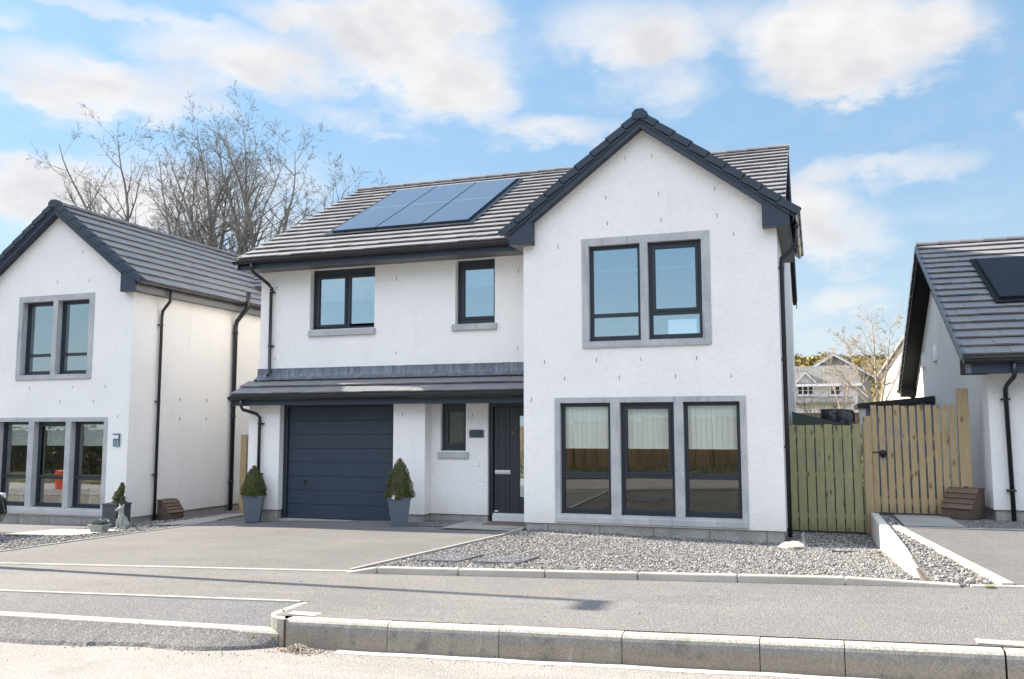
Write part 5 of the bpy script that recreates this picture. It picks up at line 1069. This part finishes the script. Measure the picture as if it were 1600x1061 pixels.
# distant houses
def simplehouse(name, label, x0, x1, y, z0, ze, zr, dep, wallm, roofm, wins, dormer=None, leanto=None):
    t_ = thing(name, label, 'house', ((x0 + x1) / 2, y, z0), 'houses beyond the back gardens')
    m = MB(); m.box(x0, x1, y, y + dep, z0, ze); m.prism([(y, ze), (y + dep, ze), (y + dep / 2, zr - .1)], 'x', x0 + .01, x1 - .01); m.build('wall', wallm, t_)
    m = MB(); s = (zr - ze) / (dep / 2); tiles(m, (x0 - .2, y - .35, ze - .35 * s), (1, 0, 0), (0, 1, s), x1 - x0 + .4, (dep / 2 + .35) * math.hypot(1, s), gauge=.2, tw=.6, seed=3, lift=.03); tiles(m, (x0 - .2, y + dep + .35, ze - .35 * s), (1, 0, 0), (0, -1, s), x1 - x0 + .4, (dep / 2 + .35) * math.hypot(1, s), gauge=.6, tw=3, seed=3); rf = m.build('roof', roofm, t_)
    m = MB(); m.box(x0 - .2, x1 + .2, y - .40, y - .36, ze - .35 * s - .14, ze - .35 * s - .0); m.build('fascia', 'white_upvc', t_)
    for a, b, c, d_, n_ in wins:
        m = MB(); bars(m, a, b, c, d_, y - .03, y - .001, .05)
        for k in range(1, n_): xx = a + (b - a) * k / n_; m.box(xx - .035, xx + .035, y - .028, y - .002, c + .05, d_ - .05)
        m.box(a + .05, b - .05, y - .024, y - .004, (c + d_) / 2 - .012, (c + d_) / 2 + .012); m.box(a - .04, b + .04, y - .06, y - .001, c - .06, c)
        wn = m.build('window', 'white_upvc', t_); m = MB(); m.box(a + .03, b - .03, y - .012, y - .002, c + .03, d_ - .03); m.build('pane', 'dark_glass', wn)
    if dormer:
        a, b, zb, zp = dormer; c = (a + b) / 2; yf = y - .42
        m = MB(); m.prism([(a + .1, zb - .1), (b - .1, zb - .1), (b - .1, zb), (c, zp - .08), (a + .1, zb)], 'y', y - .2, y + dep / 2 - .2); m.build('dormer_wall', wallm, t_)
        m = MB()
        for s_ in (-1, 1):
            e = a if s_ < 0 else b; m.prism([(c, zp + .03), (e - .05 * -s_ * -1, zb - .04), (e - .05 * -s_ * -1, zb + .04), (c, zp + .12)], 'y', yf + .05, y + dep / 2 - .3)
        m.build('dormer_roof', roofm, t_)
        m = MB()
        for s_ in (-1, 1):
            e = a if s_ < 0 else b; m.prism([(c, zp - .09), (e, zb - .12), (e, zb - .02), (c, zp + .02)], 'y', yf, yf + .04)
        m.build('bargeboard', 'white_upvc', t_)
    if leanto:
        a, b, za, zb2 = leanto; s2 = (zb2 - za) / 2.; m = MB(); tiles(m, (a, y - 2.1, za), (1, 0, 0), (0, 1, s2), b - a, 2.05 * math.hypot(1, s2), gauge=.22, tw=.6, seed=4, lift=.03); m.build('leanto_roof', roofm, t_)
        m = MB(); m.box(a + .15, b - .15, y - 1.8, y - .01, z0, za + .08); m.build('leanto_wall', wallm, t_)
    return t_
simplehouse('house', 'pinkish grey distant house with a small front dormer gable and white windows', -8, 7.0, 38, .6, 4.15, 5.32, 7.5, 'pinkgrey_wall', 'roof_tile_brown', [(3.80, 4.68, 3.42, 3.95, 3), (5.55, 6.10, 3.40, 3.93, 2)], (3.62, 4.92, 4.05, 4.72), (2.6, 6.75, 2.93, 3.30))
t_ = thing('house', 'grey stone gable end with white bargeboards rising behind the pinkish distant house', 'house', (6.0, 48, 1), 'houses beyond the back gardens')
m = MB(); m.prism([(3.8, 1), (8.2, 1), (8.2, 5.05), (6., 6.42), (3.8, 5.05)], 'y', 48, 56); m.build('wall', 'grey_gable', t_)
m = MB()
for s_ in (-1, 1): m.prism([(6., 6.45), (6. + s_ * 2.5, 4.90), (6. + s_ * 2.5, 5.0), (6., 6.58)], 'y', 47.7, 56)
m.build('roof', 'roof_tile_brown', t_)
m = MB()
for s_ in (-1, 1): m.prism([(6., 6.36), (6. + s_ * 2.5, 4.80), (6. + s_ * 2.5, 4.93), (6., 6.50)], 'y', 47.62, 47.69)
m.build('bargeboard', 'white_upvc', t_)
# cream house, gable end turned to the sun
t_ = thing('house', 'sunlit cream gable end with brown tiles half hidden by the right house', 'house', (9.5, 29, 1), 'houses beyond the back gardens')
M = Matrix.Translation((7.78, 30.2, 0)) @ Matrix.Rotation(math.atan2(-.72, .70), 4, 'Z')
m = MB(); m.prism([(0, .5), (6.4, .5), (6.4, 4.1), (3.2, 7.5), (0, 4.1)], 'y', 0, 8); m.v = [tuple(M @ Vector(p)) for p in m.v]; m.build('wall', 'cream_wall', t_)
m = MB()
for s_ in (-1, 1): m.prism([(3.2, 7.55), (3.2 + s_ * 3.45, 3.86), (3.2 + s_ * 3.45, 4.0), (3.2, 7.72)], 'y', -.15, 8.2)
m.v = [tuple(M @ Vector(p)) for p in m.v]; m.build('roof', 'roof_tile_brown', t_)
# hill
m = MB(); V = []; NX, NY = 90, 40
for j in range(NY + 1):
    for i in range(NX + 1):
        x = -70 + 150 * i / NX; y = 62 + 90 * j / NY; k = math.sin(math.pi * min(1, (y - 62) / 56) * .5) ** 1.2
        top = 9.4 + 1.5 * math.exp(-((x - 9) / 9) ** 2) - .0012 * (x - 9) ** 2
        V.append((x, y, 2.2 + (top - 2.2) * k + .9 * noise.noise(Vector((x * .22, y * .22, 0))) * k + .5 * noise.noise(Vector((x * .9, y * .9, 3))) * k))
m.sm = True; m.add(V, [(j * (NX + 1) + i, j * (NX + 1) + i + 1, (j + 1) * (NX + 1) + i + 1, (j + 1) * (NX + 1) + i) for j in range(NY) for i in range(NX)]); m.build('hill', 'gorse_hill', kind='structure')
rd = random.Random(31); pts = []; m = MB()
for _ in range(420):
    x = rd.uniform(-9, 8) if rd.random() < .8 else rd.uniform(8, 24); y = rd.uniform(66, 112); k = math.sin(math.pi * min(1, (y - 62) / 56) * .5) ** 1.2; top = 9.4 + 1.5 * math.exp(-((x - 9) / 9) ** 2) - .0012 * (x - 9) ** 2; z = 2.2 + (top - 2.2) * k + .9 * noise.noise(Vector((x * .22, y * .22, 0))) * k
    s = rd.uniform(.5, 1.3)
    for _ in range(46):
        dv = Vector((rd.gauss(0, 1), rd.gauss(0, 1), abs(rd.gauss(0, .8)))).normalized(); pts.append((Vector((x, y, z)) + dv * s * rd.uniform(.6, 1.), dv))
leaves(m, pts, .26, rd); m.build('gorse', 'gorse_bush', kind='stuff', label='yellow flowering gorse covering the far hillside', cat='gorse')

# ------------------------------------------------------------------ bare trees
def grow(m, p, dv, L, r, lvl, maxl, rd, up=.12, wig=.22, kids=(9, 6, 5), ang=(26, 62)):
    n_ = max(3, int(L / (.55 if lvl == 0 else .35 if lvl == 1 else .22))); n_ = min(n_, 16); pts = [p]; rs = [r]; d_ = dv.normalized(); st = L / n_; nodes = []
    for i in range(n_):
        jit = Vector((rd.gauss(0, 1), rd.gauss(0, 1), rd.gauss(0, .6))) * wig * (.5 + .25 * lvl)
        d_ = (d_ + jit * .55 + Vector((0, 0, up))).normalized(); p = p + d_ * st; t = (i + 1) / n_; pts.append(p); rs.append(max(.0035, r * (1 - .92 * t) ** .9)); nodes.append((p, d_.copy(), rs[-1], t))
    m.tube(pts, rs, (8, 6, 4, 3, 3)[lvl], cap=False)
    if lvl >= maxl: return
    k = kids[min(lvl, len(kids) - 1)]
    for q in range(k):
        t = rd.uniform(.22 if lvl else .12, 1.); i = min(n_ - 1, int(t * n_)); p2, d2, r2, t2 = nodes[i]
        a = R(rd.uniform(*ang)); ax_ = d2.orthogonal().normalized(); ax_.rotate(Matrix.Rotation(rd.uniform(0, 6.283), 3, d2)); nd = d2.copy(); nd.rotate(Matrix.Rotation(a, 3, ax_))
        grow(m, p2, nd, L * (1 - t2 * .55) * rd.uniform(.32, .52), max(.006, r2 * rd.uniform(.42, .68)), lvl + 1, maxl, rd, up, wig, kids, ang)
def baretree(x, y, zb, zfork, leaders, r, seed, label, matn='bark', group='bare trees behind the houses', kids=(16, 9, 6), maxl=3, wig=.30, up=.09):
    rd = random.Random(seed); t_ = thing('bare_tree', label, 'tree', (x, y, zb), group)
    m = MB(); m.tube([(x, y, zb - .2), (x + .05, y, (zb + zfork) / 2), (x, y, zfork + .1)], [r * 1.25, r, r * .9], 10); m.build('trunk', matn, t_)
    m = MB()
    for dx, dy, L, k in leaders: grow(m, Vector((x, y, zfork)), Vector((dx, dy, 1)), L, r * k, 0, maxl, rd, up, wig, kids)
    m.build('crown', matn, t_)
def fan(n, L, spread, lean, seed):
    rd = random.Random(seed); out = []
    for k in range(n):
        a = lean + spread * ((k + .5) / n * 2 - 1) + rd.uniform(-4, 4); out.append((math.tan(R(a)), rd.uniform(-.25, .25), L * (1 - .28 * abs((a - lean) / spread) ** 2) * rd.uniform(.92, 1.06), rd.uniform(.38, .6)))
    return out
BT = dict(kids=(15, 9, 7), wig=.27, up=.04)
baretree(-22.4, 16, .0, 6.0, fan(6, 8.2, 40, -13, 1), .24, 3, 'tall bare tree leaning left, leftmost of the large trees behind the left house roof', **BT)
baretree(-20.9, 17, .0, 6.0, fan(6, 8.3, 34, -2, 2), .24, 14, 'tall bare multi-stemmed tree rising just right of the leftmost large tree', **BT)
baretree(-18.7, 16, .0, 6.3, fan(5, 7.9, 30, 0, 3), .22, 22, 'tall bare tree with a twisting stem in the middle of the group', **BT)
baretree(-17.5, 16.5, .0, 6.0, fan(6, 8.2, 40, 12, 4), .25, 35, 'tallest bare tree of the group spreading right above the main roof verge', **BT)
baretree(-19.7, 18.5, .0, 6.0, fan(5, 8.0, 34, -4, 9), .2, 77, 'bare tree with slender grey stems partly hidden in the middle of the group', **BT)
baretree(-14.9, 18, .0, 6.0, fan(5, 6.0, 42, 16, 5), .15, 41, 'smaller bare tree at the right end of the group behind the main roof', **BT)
baretree(-25.2, 18, .0, 6.0, fan(5, 5.2, 38, -8, 6), .15, 55, 'smaller bare tree at the left end of the group above the left house ridge', **BT)
baretree(7.05, 22, .5, 2.1, [(-.45, 0, 3.1, .6), (-.05, 0, 3.9, .6), (.22, .1, 3.4, .55), (-.95, 0, 2.6, .5), (.5, 0, 2.2, .4)], .10, 63, 'pale sunlit bare birch in a back garden beyond the timber fence', 'pale_bark', 'bare trees in the back gardens', (17, 10, 6), 3, .12, .05)
baretree(5.9, 27, .7, 2.0, [(-.25, 0, 2.6, .6), (.25, 0, 2.8, .6), (0, .1, 3.2, .5)], .07, 71, 'thin pale bare tree standing behind the sunlit birch', 'pale_bark', 'bare trees in the back gardens', (10, 6, 4), 3, .14, .05)
for x, y, L, sd, lab in ((4.45, 11.5, 2.5, 5, 'dark tangled leafless shrub against the edge of the tall gable'), (5.05, 13.5, 2.1, 6, 'low dark leafless shrub behind the covered barbecue'), (5.6, 16, 1.5, 7, 'leafless brown shrub in front of the distant houses')):
    rd = random.Random(sd); t_ = thing('bare_shrub', lab, 'shrub', (x, y, -.1), 'leafless shrubs behind the fence'); m = MB(); z = zground(x, y)
    for k in range(15): grow(m, Vector((x + rd.uniform(-.35, .35), y, z)), Vector((rd.gauss(0, .5), rd.gauss(0, .4), 1)), L * rd.uniform(.9, 1.4), .025, 1, 3, rd, .05, .3, (7, 6, 5))
    m.build('branches', 'shrub_twig', t_)
m = MB(); m.box(2.5, 7.6, 20.6, 20.75, .2, 2.15)
x = 2.5
while x < 7.6: m.box(x, x + .006, 20.594, 20.599, .3, 2.1); x += .15
m.build('back_fence', 'brown_wood', None, loc=(5, 20.7, .3), label='weathered brown board fence at the foot of the distant houses', cat='fence')

# ------------------------------------------------------------------ across the road (seen in the window reflections)
FO = thing('boundary_fence', 'long close-boarded timber fence on the bank across the road', 'fence', (-6, -20.3, .5))
rd = random.Random(77); x = -44.; mb = []
FM = Matrix.Translation((0, -20.3, 0)) @ Matrix.Rotation(R(11), 4, 'Z')
for k in range(9):
    x0 = -14 + k * 3.; q = FM @ Vector((x0 + 1.5, 0, 0)); zb = zground(q.x, q.y) - .05; m = MB(); xx = x0 + .11
    while xx < x0 + 2.95:
        w2 = rd.uniform(.135, .15); b = min(xx + w2, x0 + 3.); yo = rd.uniform(0, .012); m.box(xx, b - .010, yo, .02 + yo, zb, zb + 1.95 + rd.uniform(-.02, .02), FM); xx += w2
    m.cur = 1; m.box(x0 + .1, x0 + 3., -.05, -.02, zb, zb + 1.7, FM); m.build('panel', ['fence_wood', 'fence_dark'], FO); m = MB(); m.box(x0, x0 + .1, -.08, .024, zb - .1, zb + 2.02, FM); m.build('post', 'fence_wood', FO)
sp = []
for _ in range(1800): x, y = rd.uniform(-30, 14), rd.uniform(-18.6, -16.9); sp.append((x, y, zground(x, y) + .01, rd.uniform(.02, .085)))
stones('rubble_bank', sp, 'pebble_dark', 'pale stones along the bank across the road', 'stones')
rd = random.Random(12); m = MB(); m.box(-52, -14.3, -20.9, -19.9, -2.2, 1.5); HD = thing('hedge', 'long dark clipped hedge added across the road to darken the left windows', 'hedge', (-33, -20.4, -1)); m.build('inner_branches', 'shrub_twig', HD); pts = []  # hedge added to keep bright sky out of the left house's reflections
for _ in range(9000):
    x = rd.uniform(-52, -14.2); z = rd.uniform(-1.6, 1.75); pts.append((Vector((x, -19.85 + .12 * noise.noise(Vector((x, z, 0))), z + .15 * noise.noise(Vector((x * .7, 0, 5))))), Vector((0, 1, .3))))
m = MB(); leaves(m, pts, .11, rd); m.build('foliage', 'leaf', HD)
rd = random.Random(90); m = MB()
for _ in range(5200):
    x = rd.uniform(-24, 12); y = rd.uniform(-19.6, -17.2); z = zground(x, y); h = rd.uniform(.08, .30); dx, dy = rd.gauss(0, .06), rd.gauss(0, .06); m.add([(x - .012, y, z), (x + .012, y, z), (x + dx, y + dy, z + h)], [(0, 1, 2)])
m.build('tall_grass', 'grass_blade', kind='stuff', label='dry tall grass along the bank across the road', cat='grass')
t_ = thing('safety_barrier', 'bright orange plastic safety barrier standing across the road to the left', 'barrier', (-22.3, -10.4, zroad(-22.3, -10.4)))
z = zroad(-22.3, -10.4); m = MB(); m.prism([(-22.62, z), (-21.98, z), (-22.06, z + .95), (-22.5, z + .95)], 'y', -10.6, -10.2); m.build('body', 'orange_plastic', t_, bevel=.03)
m = MB(); m.box(-22.42, -22.16, -10.64, -10.601, z + .55, z + .8); m.build('reflector', 'white_upvc', t_)
